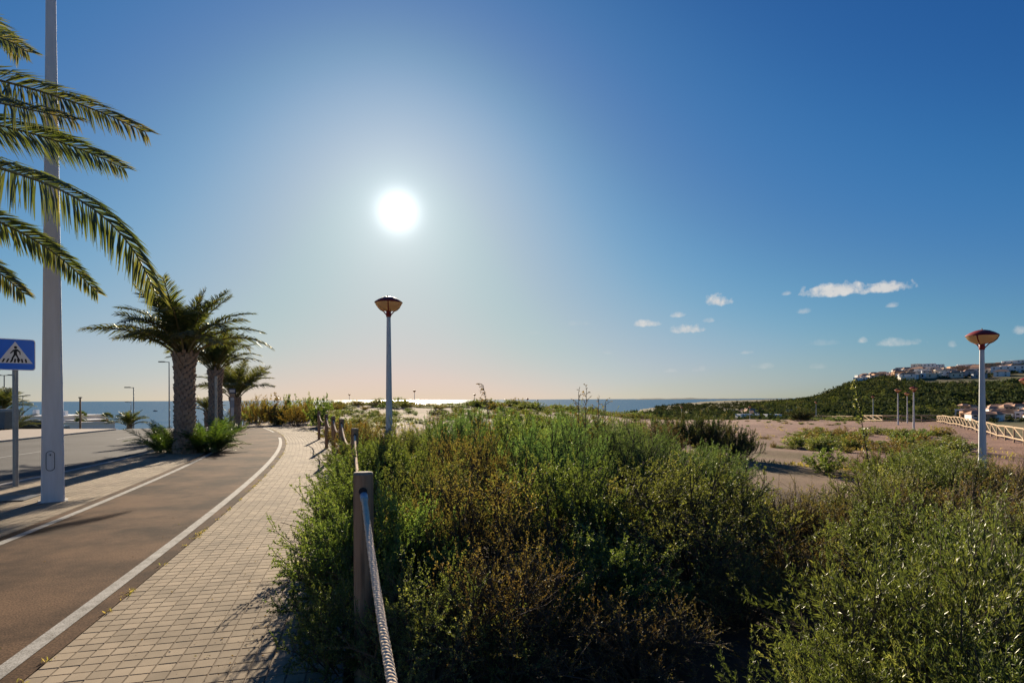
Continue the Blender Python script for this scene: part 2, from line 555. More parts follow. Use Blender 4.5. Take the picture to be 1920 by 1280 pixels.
L['scrub'] = leafmat('hill_scrub_leaf', [(.05, .07, .022), (.075, .095, .03), (.11, .125, .045), (.15, .14, .07)], .15, .8, .0, gain=1.3)
L['grass'] = leafmat('dry_grass_blade', [(.09, .09, .03), (.14, .12, .05), (.20, .16, .08), (.10, .11, .035)], .4, .5, .06)
L['fan'] = leafmat('fan_palm_leaf', [(.02, .032, .012), (.035, .05, .016), (.06, .06, .02)], .25, .4, .08)

# ------------------------------------------------------------------ ground shape
def ss(a, b, t):
    t = np.clip((np.asarray(t, float) - a) / (b - a), 0, 1)
    return t * t * (3 - 2 * t)


RY = np.array([-12, 0, 4.17, 5.04, 6.38, 8.93, 12.06, 18.9, 27.1, 35.9, 46, 60.])
RX = np.array([0.2, -2.40, -3.36, -3.58, -3.92, -4.64, -5.57, -7.88, -11.3, -16.0, -23.5, -37.])
_cf = np.polyfit(RY, RX, 5)


def line_x(y):
    return np.polyval(_cf, y)


# sampled line: point, left-pointing normal, arc length
_ys = np.linspace(-12, 56, 700)
_lp = np.stack([line_x(_ys), _ys], 1)
_t = np.gradient(_lp, axis=0)
_t /= np.linalg.norm(_t, axis=1)[:, None]
_nr = np.stack([_t[:, 1], -_t[:, 0]], 1)                        # to the right of travel
_sl = np.concatenate([[0], np.cumsum(np.linalg.norm(np.diff(_lp, axis=0), axis=1))])


def along(s, off):
    """point on the walkway at arc length s, off metres to the right of the right-hand line's left edge"""
    s = np.asarray(s, float)
    x = np.interp(s, _sl, _lp[:, 0]) + off * np.interp(s, _sl, _nr[:, 0])
    y = np.interp(s, _sl, _lp[:, 1]) + off * np.interp(s, _sl, _nr[:, 1])
    return x, y


def s_of_y(y):
    return np.interp(y, _ys, _sl)


def offset_of(x, y):
    """signed distance right of the line, for arrays"""
    yy = np.clip(y, -12, 56)
    dx = x - line_x(yy)
    sl = np.interp(yy, _ys, _t[:, 1])
    return dx * sl


def zp(x, y):
    """level of the paved land on the left: flat, then over the crest and down"""
    return -0.012 * np.clip(np.asarray(y) - 34, 0, 8) ** 2 - .19 * np.clip(np.asarray(y) - 42, 0, 200)


_TH = np.array([-180, -90, -60, -35, -26.4, -24.7, -18.8, -16, 2, 7.5, 10.5, 15.2, 17.7, 22.4, 26.8, 33.2, 36.8, 38.2, 40.2, 42, 47, 60, 90, 180.])
_S = np.array([60, 60, 42, 40, 40, 52, 66, 104, 108, 106, 104, 106, 116, 130, 132, 108, 103, 84, 64, 49, 34, 30, 40, 60.])
_RC = np.array([400, 300, 280, 280, 280, 290, 300, 310, 320, 330, 420, 1100, 2100, 5400, 9000, 9000, 9000, 9000, 9000, 9000, 9000, 6000, 2000, 400.])
_HP = np.array([1380, 1400, 1470, 1530, 1570, 1600, 1650, 1700, 1750, 1800, 1860, 1920, 2000, 2200, 2600])
_HY = np.array([760, 758.5, 754, 746, 729, 716, 704, 699, 695, 693, 689, 681, 673, 665, 690])
HILL_R = 900.0


def wob(x, y):
    return (np.sin(x * .9 + 1.3 * np.sin(y * .7)) + np.sin(y * 1.1 + 1.7 * np.sin(x * .6 + 2)) + .6 * np.sin(x * 2.3 + y * 1.9)) / 2.6


def ground_z(x, y):
    x = np.asarray(x, float)
    y = np.asarray(y, float)
    r = np.hypot(x, y) + 1e-6
    th = np.degrees(np.arctan2(x, y))
    s = np.interp(th, _TH, _S)
    rc = np.interp(th, _TH, _RC)
    p = -1.4 * (1 - np.exp(-np.maximum(0, x - 1) / 14)) - np.clip(.025 * np.maximum(0, y - 60), 0, 1.6) * ss(5, 30, x)
    off = offset_of(x, y)
    corr = (1 - ss(2.3, 3.6, off)) * ss(-60, -50, off) * (y > -12) * (y < 60)     # walkway, road and far pavement
    p = p + .10 * wob(x * .7, y * .7) * (1 - corr)
    # dune behind the sand
    dune = np.exp(-((y - 88) / 22) ** 2) * (1 - ss(4, 26, x)) * ss(-40, -22, x)
    p = p + (.42 + .22 * (1 - ss(-6, 6, x))) * dune + dune * .30 * wob(x * .35, y * .35)
    left = 1 - ss(-26.6, -24.9, th)
    pl = zp(x, y)
    p = p + np.where(y > 30, left * pl, 0) + np.where((y > 30) & (left < 1), (1 - left) * 0, 0)
    p = p - .07 * corr
    road = corr * (1 - ss(-6.6, -5.6, off)) * ss(-30, -10, off) * 0
    valley = -11.5 + 1.2 * wob(x * .02, y * .02)
    dr = ss(s, s + 95, r)
    z = p * (1 - dr) + np.minimum(valley, p) * dr
    # hill on the right
    hp = np.where(y > 1, CX + FPX * x / np.maximum(y, 1), np.where(x > 0, 2600, 0))
    hy = np.interp(hp, _HP, _HY)
    crest = (CY - hy - (np.clip(hp, 0, 2600) - CX) * math.tan(ROLL)) / FPX * HILL_R + HC
    m = ss(1375, 1440, hp) * (1 - ss(2350, 2600, hp))
    yy = np.maximum(y, 0)
    lin = np.clip((yy - 440) / (HILL_R - 440), 0, 1)
    prof = .18 * ss(330, 560, yy) + .82 * (lin - .06 * np.sin(2 * math.pi * lin))
    hz = -11.5 + (np.maximum(crest, -11.5) + 11.5) * prof
    hz = hz + 1.8 * wob(x * .018, y * .018) * prof * (1 - ss(800, 900, yy))
    back = ss(HILL_R + 250, HILL_R + 900, yy)
    hz = hz * (1 - back) + -11.5 * back
    z = z + m * (hz - z) * ss(330, 420, r)
    # shore
    sh = ss(rc - 60, rc + 40, r)
    return z * (1 - sh) + -19 * sh


def gz(x, y):
    return float(ground_z(x, y))


def ground_mat():
    m = bpy.data.materials.new('ground_earth')
    m.use_nodes = True
    t = m.node_tree
    b = t.nodes['Principled BSDF']
    b.inputs['Roughness'].default_value = .95
    b.inputs['Specular IOR Level'].default_value = .12
    geo = t.nodes.new('ShaderNodeNewGeometry')

    def noise(s, d=6, r=.6):
        n = t.nodes.new('ShaderNodeTexNoise')
        n.inputs['Scale'].default_value = s
        n.inputs['Detail'].default_value = d
        n.inputs['Roughness'].default_value = r
        t.links.new(geo.outputs['Position'], n.inputs['Vector'])
        return n.outputs[0]

    def rng_(v, a, b_):
        q = t.nodes.new('ShaderNodeMapRange')
        q.inputs[1].default_value, q.inputs[2].default_value = a, b_
        t.links.new(v, q.inputs[0])
        return q.outputs[0]

    def mix(f, a, b_):
        q = t.nodes.new('ShaderNodeMix')
        q.data_type = 'RGBA'
        for v, k in ((f, 'Factor'), (a, 'A'), (b_, 'B')):
            if isinstance(v, tuple):
                q.inputs[k].default_value = (*v, 1)
            else:
                t.links.new(v, q.inputs[k])
        return q.outputs['Result']
    a = t.nodes.new('ShaderNodeAttribute')
    a.attribute_name = 'cover'
    sp = t.nodes.new('ShaderNodeSeparateColor')
    t.links.new(a.outputs['Color'], sp.inputs[0])
    sand = mix(rng_(noise(.22, 7), .35, .68), (.235, .165, .108), (.165, .115, .078))
    sand = mix(rng_(noise(3.5, 5), .5, .75), sand, (.17, .122, .08))
    sand = mix(rng_(noise(.13, 8), .52, .66), sand, (.155, .135, .062))
    pink = mix(rng_(noise(.5, 6), .35, .65), (.275, .168, .125), (.20, .122, .092))
    c = mix(sp.outputs[0], sand, pink)
    litter = mix(rng_(noise(5, 6), .35, .65), (.085, .062, .038), (.045, .034, .02))
    c = mix(sp.outputs[1], c, litter)
    scrub = mix(rng_(noise(.035, 9, .7), .38, .62), (.05, .065, .022), (.20, .15, .085))
    scrub = mix(rng_(noise(.012, 5), .52, .68), scrub, (.06, .08, .026))
    c = mix(sp.outputs[2], c, scrub)
    t.links.new(c, b.inputs['Base Color'])
    bp = t.nodes.new('ShaderNodeBump')
    bp.inputs['Strength'].default_value = .8
    bp.inputs['Distance'].default_value = .05
    t.links.new(noise(9, 8, .7), bp.inputs['Height'])
    t.links.new(bp.outputs[0], b.inputs['Normal'])
    return m


def build_ground():
    th = np.concatenate([np.linspace(-180, -62, 60, endpoint=False), np.linspace(-62, 62, 420, endpoint=False), np.linspace(62, 180, 60)])
    rr = np.concatenate([np.linspace(.0, 16, 60, endpoint=False), np.geomspace(16, 12000, 260)])
    T, RR = np.meshgrid(np.radians(th), rr, indexing='ij')
    X, Y = RR * np.sin(T), RR * np.cos(T)
    Z = ground_z(X, Y)
    V = np.stack([X, Y, Z], -1).reshape(-1, 3)
    n, m_ = T.shape
    idx = np.arange(n * m_).reshape(n, m_)
    F = np.stack([idx[:-1, :-1], idx[1:, :-1], idx[1:, 1:], idx[:-1, 1:]], -1).reshape(-1, 4)
    F = F[:, ::-1]
    me = mesh_np('ground', V, F, smooth=True)
    x, y = V[:, 0], V[:, 1]
    r = np.hypot(x, y)
    s = np.interp(np.degrees(np.arctan2(x, y)), _TH, _S)
    pink = ss(6, 22, x) * ss(9, 14, y)
    litter = ss(2.0, 2.6, offset_of(x, y)) * (1 - ss(12, 16, r)) * (y > -12)
    scrub = ss(s - 2, s + 12, r)
    colr = np.stack([pink, litter, scrub, np.ones_like(x)], 1).astype(np.float32)
    a = me.attributes.new('cover', 'FLOAT_COLOR', 'POINT')
    a.data.foreach_set('color', colr.ravel())
    me.materials.append(ground_mat())
    tag(link('ground', me), 'sandy pinkish plateau falling to a scrubby valley and hill', None, None, 'structure')


build_ground()


def build_sea():
    m = bpy.data.materials.new('sea_water')
    m.use_nodes = True
    t = m.node_tree
    t.nodes.remove(t.nodes['Principled BSDF'])
    body = t.nodes.new('ShaderNodeBsdfDiffuse')
    body.inputs['Color'].default_value = (.030, .10, .175, 1)
    refl = t.nodes.new('ShaderNodeBsdfGlossy')
    refl.inputs['Roughness'].default_value = .22
    mixs = t.nodes.new('ShaderNodeMixShader')
    mixs.inputs[0].default_value = .34
    t.links.new(body.outputs[0], mixs.inputs[1])
    t.links.new(refl.outputs[0], mixs.inputs[2])
    t.links.new(mixs.outputs[0], t.nodes['Material Output'].inputs['Surface'])
    geo = t.nodes.new('ShaderNodeNewGeometry')
    hs = []
    for sx, sy, w in ((.05, .11, 1.0), (.012, .035, 2.2), (.0025, .009, 5.0)):
        mp = t.nodes.new('ShaderNodeMapping')
        mp.inputs['Scale'].default_value = (sx, sy, 1)
        t.links.new(geo.outputs['Position'], mp.inputs['Vector'])
        n = t.nodes.new('ShaderNodeTexNoise')
        n.inputs['Scale'].default_value = 1
        n.inputs['Detail'].default_value = 5
        t.links.new(mp.outputs[0], n.inputs['Vector'])
        q = t.nodes.new('ShaderNodeMath')
        q.operation = 'MULTIPLY'
        q.inputs[1].default_value = w
        t.links.new(n.outputs[0], q.inputs[0])
        hs.append(q.outputs[0])
    a = hs[0]
    for h in hs[1:]:
        q = t.nodes.new('ShaderNodeMath')
        t.links.new(a, q.inputs[0])
        t.links.new(h, q.inputs[1])
        a = q.outputs[0]
    bp = t.nodes.new('ShaderNodeBump')
    bp.inputs['Strength'].default_value = 1.0
    bp.inputs['Distance'].default_value = 2.0
    t.links.new(a, bp.inputs['Height'])
    t.links.new(bp.outputs[0], refl.inputs['Normal'])
    th = np.linspace(-math.pi, math.pi, 97)
    rr = np.array([150., 400, 1000, 3000, 8000, 20000, 70000])
    T, RR = np.meshgrid(th, rr, indexing='ij')
    V = np.stack([RR * np.sin(T), RR * np.cos(T), np.full_like(T, -15)], -1).reshape(-1, 3)
    n, k = T.shape
    idx = np.arange(n * k).reshape(n, k)
    F = np.stack([idx[:-1, :-1], idx[:-1, 1:], idx[1:, 1:], idx[1:, :-1]], -1).reshape(-1, 4)
    me = mesh_np('sea', V, F)
    me.materials.append(m)
    tag(link('sea', me), 'blue sea stretching to the horizon with a sun glitter', None, None, 'structure')


build_sea()


def headland():
    hp = np.linspace(1130, 1560, 80)
    prof = 20 + 16 * np.sin(hp * .021) + 9 * np.sin(hp * .083 + 1) + 6 * np.sin(hp * .21)
    prof = np.maximum(prof, 4) * ss(1130, 1200, hp) * (1 - ss(1500, 1560, hp))
    V, n = [], len(hp)
    for k, (d, f) in enumerate(((14000, 0), (14500, .75), (15200, 1.0), (16200, .6), (17000, 0))):
        for p, q in zip(hp, prof):
            V.append(((p - CX) / FPX * d, d, -15.5 + q * f * .8))
    idx = np.arange(len(V)).reshape(5, n)
    F = np.stack([idx[:-1, :-1], idx[:-1, 1:], idx[1:, 1:], idx[1:, :-1]], -1).reshape(-1, 4)
    me = mesh_np('headland', np.array(V), F, smooth=True)
    me.materials.append(mat('headland_scrub', (.09, .09, .07), .95, .1, var=.4, scale=.004))
    tag(link('headland', me), 'low headland far away on the horizon', None, None, 'structure')


headland()


# ------------------------------------------------------------------ walkway, lines, road
def ribbon(name, s0, s1, o0, o1, z, m, step=.4, no=3, label=None, kind='structure', parent=None):
    S = np.linspace(s0, s1, max(2, int((s1 - s0) / step)))
    O = np.linspace(o0, o1, no)
    SS, OO = np.meshgrid(S, O, indexing='ij')
    X, Y = along(SS, OO)
    Z = z + zp(X, Y)
    V = np.stack([X, Y, Z], -1).reshape(-1, 3)
    n, k = SS.shape
    idx = np.arange(n * k).reshape(n, k)
    F = np.stack([idx[:-1, :-1], idx[:-1, 1:], idx[1:, 1:], idx[1:, :-1]], -1).reshape(-1, 4)
    me = mesh_np(name, V, F, smooth=True)
    me.materials.append(m)
    o = link(name, me, parent)
    if parent is None:
        tag(o, label, None, None, kind)
    return o


S_A, S_B = s_of_y(-10), s_of_y(50)
cyc = ribbon('cycle_path', S_A, S_B, -2.06, .26, 0.0, M['lane'], no=5, label='brown asphalt cycle path curving away to the left')
for nm, o0, o1, spans in (('edge_line', .012, .125, ((S_A, s_of_y(25.2)), (s_of_y(29.5), s_of_y(34.5)), (s_of_y(37), s_of_y(40)))),
                          ('edge_line', -1.92, -1.815, ((S_A, s_of_y(25.5)), (s_of_y(30.5), s_of_y(34.5)), (s_of_y(37), s_of_y(40))))):
    for a, b_ in spans:
        ribbon(nm, a, b_, o0, o1, .005, M['paint'], no=2, parent=cyc)

side = ribbon('sidewalk', S_A, S_B, .26, 2.0, -.0065, M['mortar'], no=4, label='sidewalk of small square concrete pavers beside the shrubs')
PITCH, GAP = .112, .0075


def paver_verts(s, o, w, l, tilt):
    """one paver as a bevelled block: 8 ring + 4 top verts"""
    a, b_ = w / 2, l / 2
    be = .0022
    pts = [(-b_, -a, -.009), (b_, -a, -.009), (b_, a, -.009), (-b_, a, -.009),
           (-b_ + be, -a + be, 0), (b_ - be, -a + be, 0), (b_ - be, a - be, 0), (-b_ + be, a - be, 0)]
    return pts


PF = np.array([(0, 1, 5, 4), (1, 2, 6, 5), (2, 3, 7, 6), (3, 0, 4, 7), (4, 5, 6, 7)])


def pavers(o0, o1, s0, s1, parent, keep=None, nsingle=0):
    no = int(round((o1 - o0) / PITCH))
    po = (o1 - o0) / no
    ns_ = int((s1 - s0) / PITCH)
    ks, ko = np.meshgrid(np.arange(ns_), np.arange(no), indexing='ij')
    s = (s0 + (ks + .5) * PITCH).ravel()
    o = (o0 + (ko + .5) * po).ravel()
    x, y = along(s, o)
    ok = np.ones(len(s), bool) if keep is None else keep(x, y)
    s, o, x, y = s[ok], o[ok], x[ok], y[ok]
    z = zp(x, y) + rng.normal(0, .0006, len(x))
    x2, y2 = along(s + .05, o)
    ang_ = np.arctan2(y2 - y, x2 - x)
    base = np.array(paver_verts(0, 0, po - GAP, PITCH - GAP, 0))
    # the nearest pavers one can pick apart
    if nsingle:
        vis = (y > 3.2) & (np.abs(px_of(x, np.maximum(y, .1)) - 960) < 975)
        order = np.argsort(np.where(vis, y, 1e9))[:nsingle]
        me = mesh_np('paver', base, PF)
        me.materials.append(M['paver'])
        for i in order:
            ob = link('paver', me, parent)
            ob.location = (x[i], y[i], z[i])
            ob.rotation_euler = (rng.normal(0, .004), rng.normal(0, .004), ang_[i] + rng.normal(0, .004))
        mk = np.ones(len(x), bool)
        mk[order] = False
        x, y, z, ang_ = x[mk], y[mk], z[mk], ang_[mk]
    c, sn = np.cos(ang_), np.sin(ang_)
    V = np.empty((len(x), 8, 3))
    tx, ty = rng.normal(0, .004, len(x)), rng.normal(0, .004, len(x))
    V[:, :, 0] = x[:, None] + c[:, None] * base[:, 0] - sn[:, None] * base[:, 1]
    V[:, :, 1] = y[:, None] + sn[:, None] * base[:, 0] + c[:, None] * base[:, 1]
    V[:, :, 2] = z[:, None] + base[:, 2] + tx[:, None] * base[:, 0] + ty[:, None] * base[:, 1]
    F = (PF[None] + (np.arange(len(x)) * 8)[:, None, None]).reshape(-1, 4)
    me = mesh_np('paver_field', V.reshape(-1, 3), F, attr=np.repeat(rng.random(len(x)), 8))
    me.materials.append(M['paver_field'])
    tag(link('paver_field', me, parent), 'field of small square pavers running off into the distance', kind='stuff')


# paver field: each block its own tone
m = mat('concrete_paver_field', (.34, .275, .19), .92, .12, col2=(.275, .22, .15), scale=5, bump=.0012, bscale=160, speck=.14, sscale=240, coord='Position', stain=.34, stscale=.8)
t = m.node_tree
b = t.nodes['Principled BSDF']
src = b.inputs['Base Color'].links[0].from_socket
h = t.nodes.new('ShaderNodeHueSaturation')
a_ = t.nodes.new('ShaderNodeAttribute')
a_.attribute_name = 'rnd'
mr = t.nodes.new('ShaderNodeMapRange')
mr.inputs[3].default_value, mr.inputs[4].default_value = .84, 1.14
t.links.new(a_.outputs['Fac'], mr.inputs[0])
t.links.new(mr.outputs[0], h.inputs['Value'])
t.links.new(src, h.inputs['Color'])
t.links.new(h.outputs[0], b.inputs['Base Color'])
M['paver_field'] = m

pavers(.265, 1.995, S_A, s_of_y(42), side, nsingle=300)

# concrete edging between the pavers and the shrubs
edg = thing('edging_strip', 'concrete edging between the sidewalk pavers and the shrubs', 'edging')
for k in range(44):
    s0 = S_A + k * 1.0
    mb = MB()
    x0, y0 = along(s0 + .5, 2.05)
    x1, y1 = along(s0 + .55, 2.05)
    mb.box((x0, y0, .0 + float(zp(x0, y0)) - .05), (.985, .085, .13), math.atan2(y1 - y0, x1 - x0))
    mb.build('edging_stone', M['kerb'], edg)

# kerb line along the road
KY = np.array([-12, 0, 5, 11.4, 13.1, 15.6, 17.8, 21, 24, 30, 36, 42, 50])
KX = np.array([-7.6, -8.7, -9.35, -10.3, -10.7, -11.15, -11.5, -12.4, -13.3, -15.9, -19.2, -23.5, -30])
_kf = np.polyfit(KY, KX, 4)


def kerb_x(y):
    return np.polyval(_kf, y)


def farkerb_x(y):
    return -16.6 - .195 * np.asarray(y) + -.0 * np.asarray(y)


def band(name, fx0, fx1, y0, y1, z, m, label, n=90, k=8, parent=None, kind='structure'):
    Y = np.linspace(y0, y1, n)
    W = np.linspace(0, 1, k)
    YY, WW = np.meshgrid(Y, W, indexing='ij')
    X = fx0(YY) * (1 - WW) + fx1(YY) * WW
    V = np.stack([X, YY, z + zp(X, YY)], -1).reshape(-1, 3)
    idx = np.arange(n * k).reshape(n, k)
    F = np.stack([idx[:-1, :-1], idx[:-1, 1:], idx[1:, 1:], idx[1:, :-1]], -1).reshape(-1, 4)
    me = mesh_np(name, V, F, smooth=True)
    me.materials.append(m)
    o = link(name, me, parent)
    if parent is None:
        tag(o, label, None, None, kind)
    return o


road = band('road', farkerb_x, kerb_x, -12, 50, -.0345, M['asphalt'], 'grey asphalt road going over the crest')
for y0, y1 in ((4, 8), (13.5, 19.5), (25, 31)):
    band('lane_line', lambda y: (farkerb_x(y) + kerb_x(y)) / 2 + .2, lambda y: (farkerb_x(y) + kerb_x(y)) / 2 + .32, y0, y1, -.0295, M['roadpaint'], None, 12, 2, road)
vs = band('roadside_strip', kerb_x, lambda y: line_x(y) - 2.06 / .96, -12, 46, -.0065, M['mortar'], 'paved strip between road and cycle path with palms')
pavers(-6.6, -2.08, s_of_y(3), s_of_y(40), vs, keep=lambda x, y: (x > kerb_x(y) + .2))
fp = band('far_pavement', lambda y: farkerb_x(y) - 6, farkerb_x, -12, 33.5, .035, M['strip'], 'pale pavement on the far side of the road')
kt = thing('kerb', 'pale kerb stones along the road edge below the sign and palms', 'kerb')
kt2 = thing('kerb', 'kerb along the far side of the road at the pale pavement', 'kerb')
for fx, kk, par, yend in ((kerb_x, .075, kt, 46), (farkerb_x, -.075, kt2, 33)):
    y = -10.0
    while y < yend:
        x0, x1 = float(fx(y)), float(fx(y + .98))
        mb = MB()
        c = ((x0 + x1) / 2 + kk, y + .49, float(zp(x0, y + .5)) - .045)
        mb.box(c, (math.hypot(x1 - x0, .97) - .012, .15, .17 if par is kt2 else .11), math.atan2(.98, x1 - x0))
        mb.build('kerb_stone', M['kerb'], par)
        y += .98

# round manhole cover, and a dark slab painted in for a shadow
for (px, py, r_, lb, rect) in ((286, 856, .32, 'round iron manhole cover on the strip near the palm', 0), (2, 936, .45, 'dark rectangular shadow patch painted on the strip behind the tall pole', 1)):
    d = HC * FPX / (py - CY - .0 + (px - CX) * math.tan(ROLL))
    p = at(px, py, d)
    mb = MB()
    if rect:
        mb.box((0, 0, 0), (.9, .62, .02), .3)
    else:
        mb.lathe([(0.001, .008), (r_ * .8, .008), (r_ * .82, .005), (r_, .006), (r_ + .01, -.01)], 28)
    o = mb.build('manhole_or_shadow_slab', M['manhole'])
    o.location = (p.x, p.y, .008)
    tag(o, lb, 'manhole cover')


# ------------------------------------------------------------------ vegetation builders
def unit(v):
    return v / (np.linalg.norm(v, axis=-1, keepdims=True) + 1e-9)


def leaf_quads(P, D, Ln, W, g, fold=None):
    """leaf blades: P base, D direction, length, width -> diamond quads with a random roll"""
    n = len(P)
    A = unit(np.cross(D, unit(g.normal(size=(n, 3)))))
    V = np.empty((n, 4, 3))
    V[:, 0] = P
    V[:, 1] = P + D * (Ln * .45)[:, None] + A * (W / 2)[:, None]
    V[:, 2] = P + D * Ln[:, None]
    V[:, 3] = P + D * (Ln * .45)[:, None] - A * (W / 2)[:, None]
    V[:, 2, 2] -= Ln * .08
    return V.reshape(-1, 3), np.arange(n * 4).reshape(n, 4)


def prism_twigs(A, B, ra, rb):
    """3-sided tapering twigs from A to B"""
    n = len(A)
    D = unit(B - A)
    ref = np.where(np.abs(D[:, 2:3]) < .9, np.array([[0, 0, 1.]]), np.array([[1., 0, 0]]))
    U = unit(np.cross(D, ref))
    W = np.cross(D, U)
    V = np.empty((n, 6, 3))
    for k in range(3):
        a = 2 * math.pi * k / 3
        o = math.cos(a) * U + math.sin(a) * W
        V[:, k] = A + o * ra[:, None]
        V[:, 3 + k] = B + o * rb[:, None]
    f = np.array([(0, 1, 4, 3), (1, 2, 5, 4), (2, 0, 3, 5)])
    F = (f[None] + (np.arange(n) * 6)[:, None, None]).reshape(-1, 4)
    return V.reshape(-1, 3), F


def shrub_proto(key, seed, stems=16, sec=9, ter=4, nleaf=22, leaf=(.022, .009), up=.45, leafm='salt', spread=.55, twiglen=.30, bare=0.0, tip=.0, shell=.5, hug=.75, flat=.85, loose=.62):
    """a shrub of unit radius and height: stems, side shoots, twigs and leaves gathered in clumps on a rounded dome; returns (stem mesh, leaf mesh)"""
    g = np.random.default_rng(seed)
    Rr = H = 1.0
    k = np.arange(stems)
    az = k * 2.39996 + g.normal(0, .25, stems)
    rad = np.sqrt((k + .5) / stems) * g.uniform(.88, 1.08, stems)
    hh = np.sqrt(np.maximum(.10, 1 - flat * rad ** 2)) * g.uniform(.78, 1.10, stems)
    base = np.stack([np.cos(az) * rad * .16, np.sin(az) * rad * .16, np.zeros(stems)], 1)
    tipP = np.stack([np.cos(az) * rad * .84, np.sin(az) * rad * .84, hh * .86], 1)
    mid = base * .45 + tipP * .55
    mid[:, :2] = base[:, :2] * .66 + tipP[:, :2] * .34
    mid += g.normal(0, .05, (stems, 3))

    def pt(i, t):
        t = t[:, None]
        return (1 - t) ** 2 * base[i] + 2 * t * (1 - t) * mid[i] + t * t * tipP[i]
    TA, TB, ra, rb = [], [], [], []
    ks = np.linspace(0, 1, 6)
    for a, b_ in zip(ks[:-1], ks[1:]):
        TA.append(pt(k, np.full(stems, a)))
        TB.append(pt(k, np.full(stems, b_)))
        ra.append(np.full(stems, .016 * (1 - .75 * a)))
        rb.append(np.full(stems, .016 * (1 - .75 * b_)))
    n2 = stems * sec
    i2 = np.repeat(k, sec)
    t2 = np.clip(np.tile(np.linspace(shell, 1.0, sec), stems) + g.normal(0, .04, n2), .12, 1)
    P2 = pt(i2, t2)
    out = unit(tipP * np.array([1, 1, .6]) + 1e-4)[i2]
    D2 = unit(out * .6 + g.normal(0, spread, (n2, 3)) + np.array([0, 0, up]))
    L2 = twiglen * g.uniform(.55, 1.2, n2)
    E2 = P2 + D2 * L2[:, None]
    E2[:, 2] = np.maximum(E2[:, 2], .02)
    TA.append(P2); TB.append(E2)
    ra.append(np.full(n2, .006)); rb.append(np.full(n2, .003))
    n3 = n2 * ter
    i3 = np.repeat(np.arange(n2), ter)
    t3 = np.clip(np.tile(np.linspace(.2, 1.0, ter), n2) + g.normal(0, .06, n3), 0, 1)
    P3 = P2[i3] + (E2 - P2)[i3] * t3[:, None]
    D3 = unit(D2[i3] * .9 + g.normal(0, spread * .8, (n3, 3)) + np.array([0, 0, up]))
    L3 = twiglen * .62 * g.uniform(.6, 1.3, n3) * (1 + tip * P3[:, 2].clip(0, 1) * (g.random(n3) < .2))
    E3 = P3 + D3 * L3[:, None]
    E3[:, 2] = np.maximum(E3[:, 2], .01)
    TA.append(P3); TB.append(E3)
    ra.append(np.full(n3, .0026)); rb.append(np.full(n3, .0012))
    # a few dead, leafless branches poking out
    nd = max(2, stems // 5)
    kd = g.integers(0, stems, nd)
    Pd = pt(kd, g.uniform(.4, .8, nd))
    for _ in range(3):
        Dd = unit(unit(Pd + 1e-4) * .5 + g.normal(0, .5, (nd, 3)) + np.array([0, 0, .5]))
        Ed = Pd + Dd * g.uniform(.12, .26, nd)[:, None]
        TA.append(Pd); TB.append(Ed)
        ra.append(np.full(nd, .005)); rb.append(np.full(nd, .003))
        Pd = Ed
    sv, sf = prism_twigs(np.concatenate(TA), np.concatenate(TB), np.concatenate(ra), np.concatenate(rb))
    live = g.random(n3) >= bare
    i4 = np.repeat(np.arange(n3)[live], nleaf)
    n4 = len(i4)
    t4 = g.random(n4) ** .8
    P4 = P3[i4] + (E3 - P3)[i4] * t4[:, None]
    D4 = unit(D3[i4] * hug + g.normal(0, loose, (n4, 3)))
    Ln = leaf[0] * g.uniform(.6, 1.3, n4)
    W = leaf[1] * g.uniform(.7, 1.25, n4)
    lv, lf = leaf_quads(P4, D4, Ln, W, g)
    stone = np.clip(g.normal(.42, .22, stems), 0, 1)
    tw = np.clip(np.repeat(stone[i2], ter) + np.repeat(g.normal(0, .13, n2), ter), 0, 1)[i4]
    rnd = np.clip(tw * .7 + g.random(n4) * .32, 0, 1)
    sm = mesh_np(key + '_stems', sv, sf)
    sm.materials.append(M['twig'])
    lm = mesh_np(key + '_leaves', lv, lf, attr=np.repeat(rnd, 4))
    lm.materials.append(L[leafm])
    return sm, lm


PROTO = {}
for k in range(2):
    PROTO['salt%d' % k] = shrub_proto('saltbush', 11 + k, 24, 12, 5, 32, (.027, .012), .40, 'salt', .60, .27, .04, .5, .42)
    PROTO['olive%d' % k] = shrub_proto('olive_scrub', 31 + k, 30, 12, 5, 26, (.020, .008), .45, 'olive', .62, .24, .06, .35, .50)
    PROTO['brown%d' % k] = shrub_proto('brown_scrub', 51 + k, 26, 12, 5, 18, (.020, .008), .5, 'brown', .64, .28, .22, .5, .40)
    PROTO['feather%d' % k] = shrub_proto('feathery_shrub', 71 + k, 26, 12, 5, 32, (.026, .0062), .6, 'feather', .50, .25, .03, .5, .42, .9)
    PROTO['gold%d' % k] = shrub_proto('golden_scrub', 81 + k, 14, 8, 4, 14, (.055, .018), .6, 'gold', .5, .30, .05, .8, .3)
    PROTO['tam%d' % k] = shrub_proto('tamarisk', 91 + k, 26, 12, 4, 16, (.05, .012), .9, 'tamarisk', .42, .26, .0, 0, .12, flat=.95)
    PROTO['far%d' % k] = shrub_proto('dune_shrub', 101 + k, 12, 7, 3, 9, (.11, .045), .4, 'olive', .55, .26, .0, 0, .08, flat=.95)
    PROTO['farb%d' % k] = shrub_proto('dry_dune_shrub', 111 + k, 12, 7, 3, 9, (.10, .04), .4, 'brown', .55, .28, .05, 0, .08, flat=.95)
    PROTO['farg%d' % k] = shrub_proto('green_dune_shrub', 121 + k, 12, 7, 3, 9, (.11, .045), .4, 'salt', .55, .26, .0, 0, .08, flat=.95)
    PROTO['aca%d' % k] = shrub_proto('acacia_shrub', 131 + k, 26, 10, 4, 30, (.044, .0074), .62, 'acacia', .46, .36, .03, .6, .38, 1.1, .85, .5)

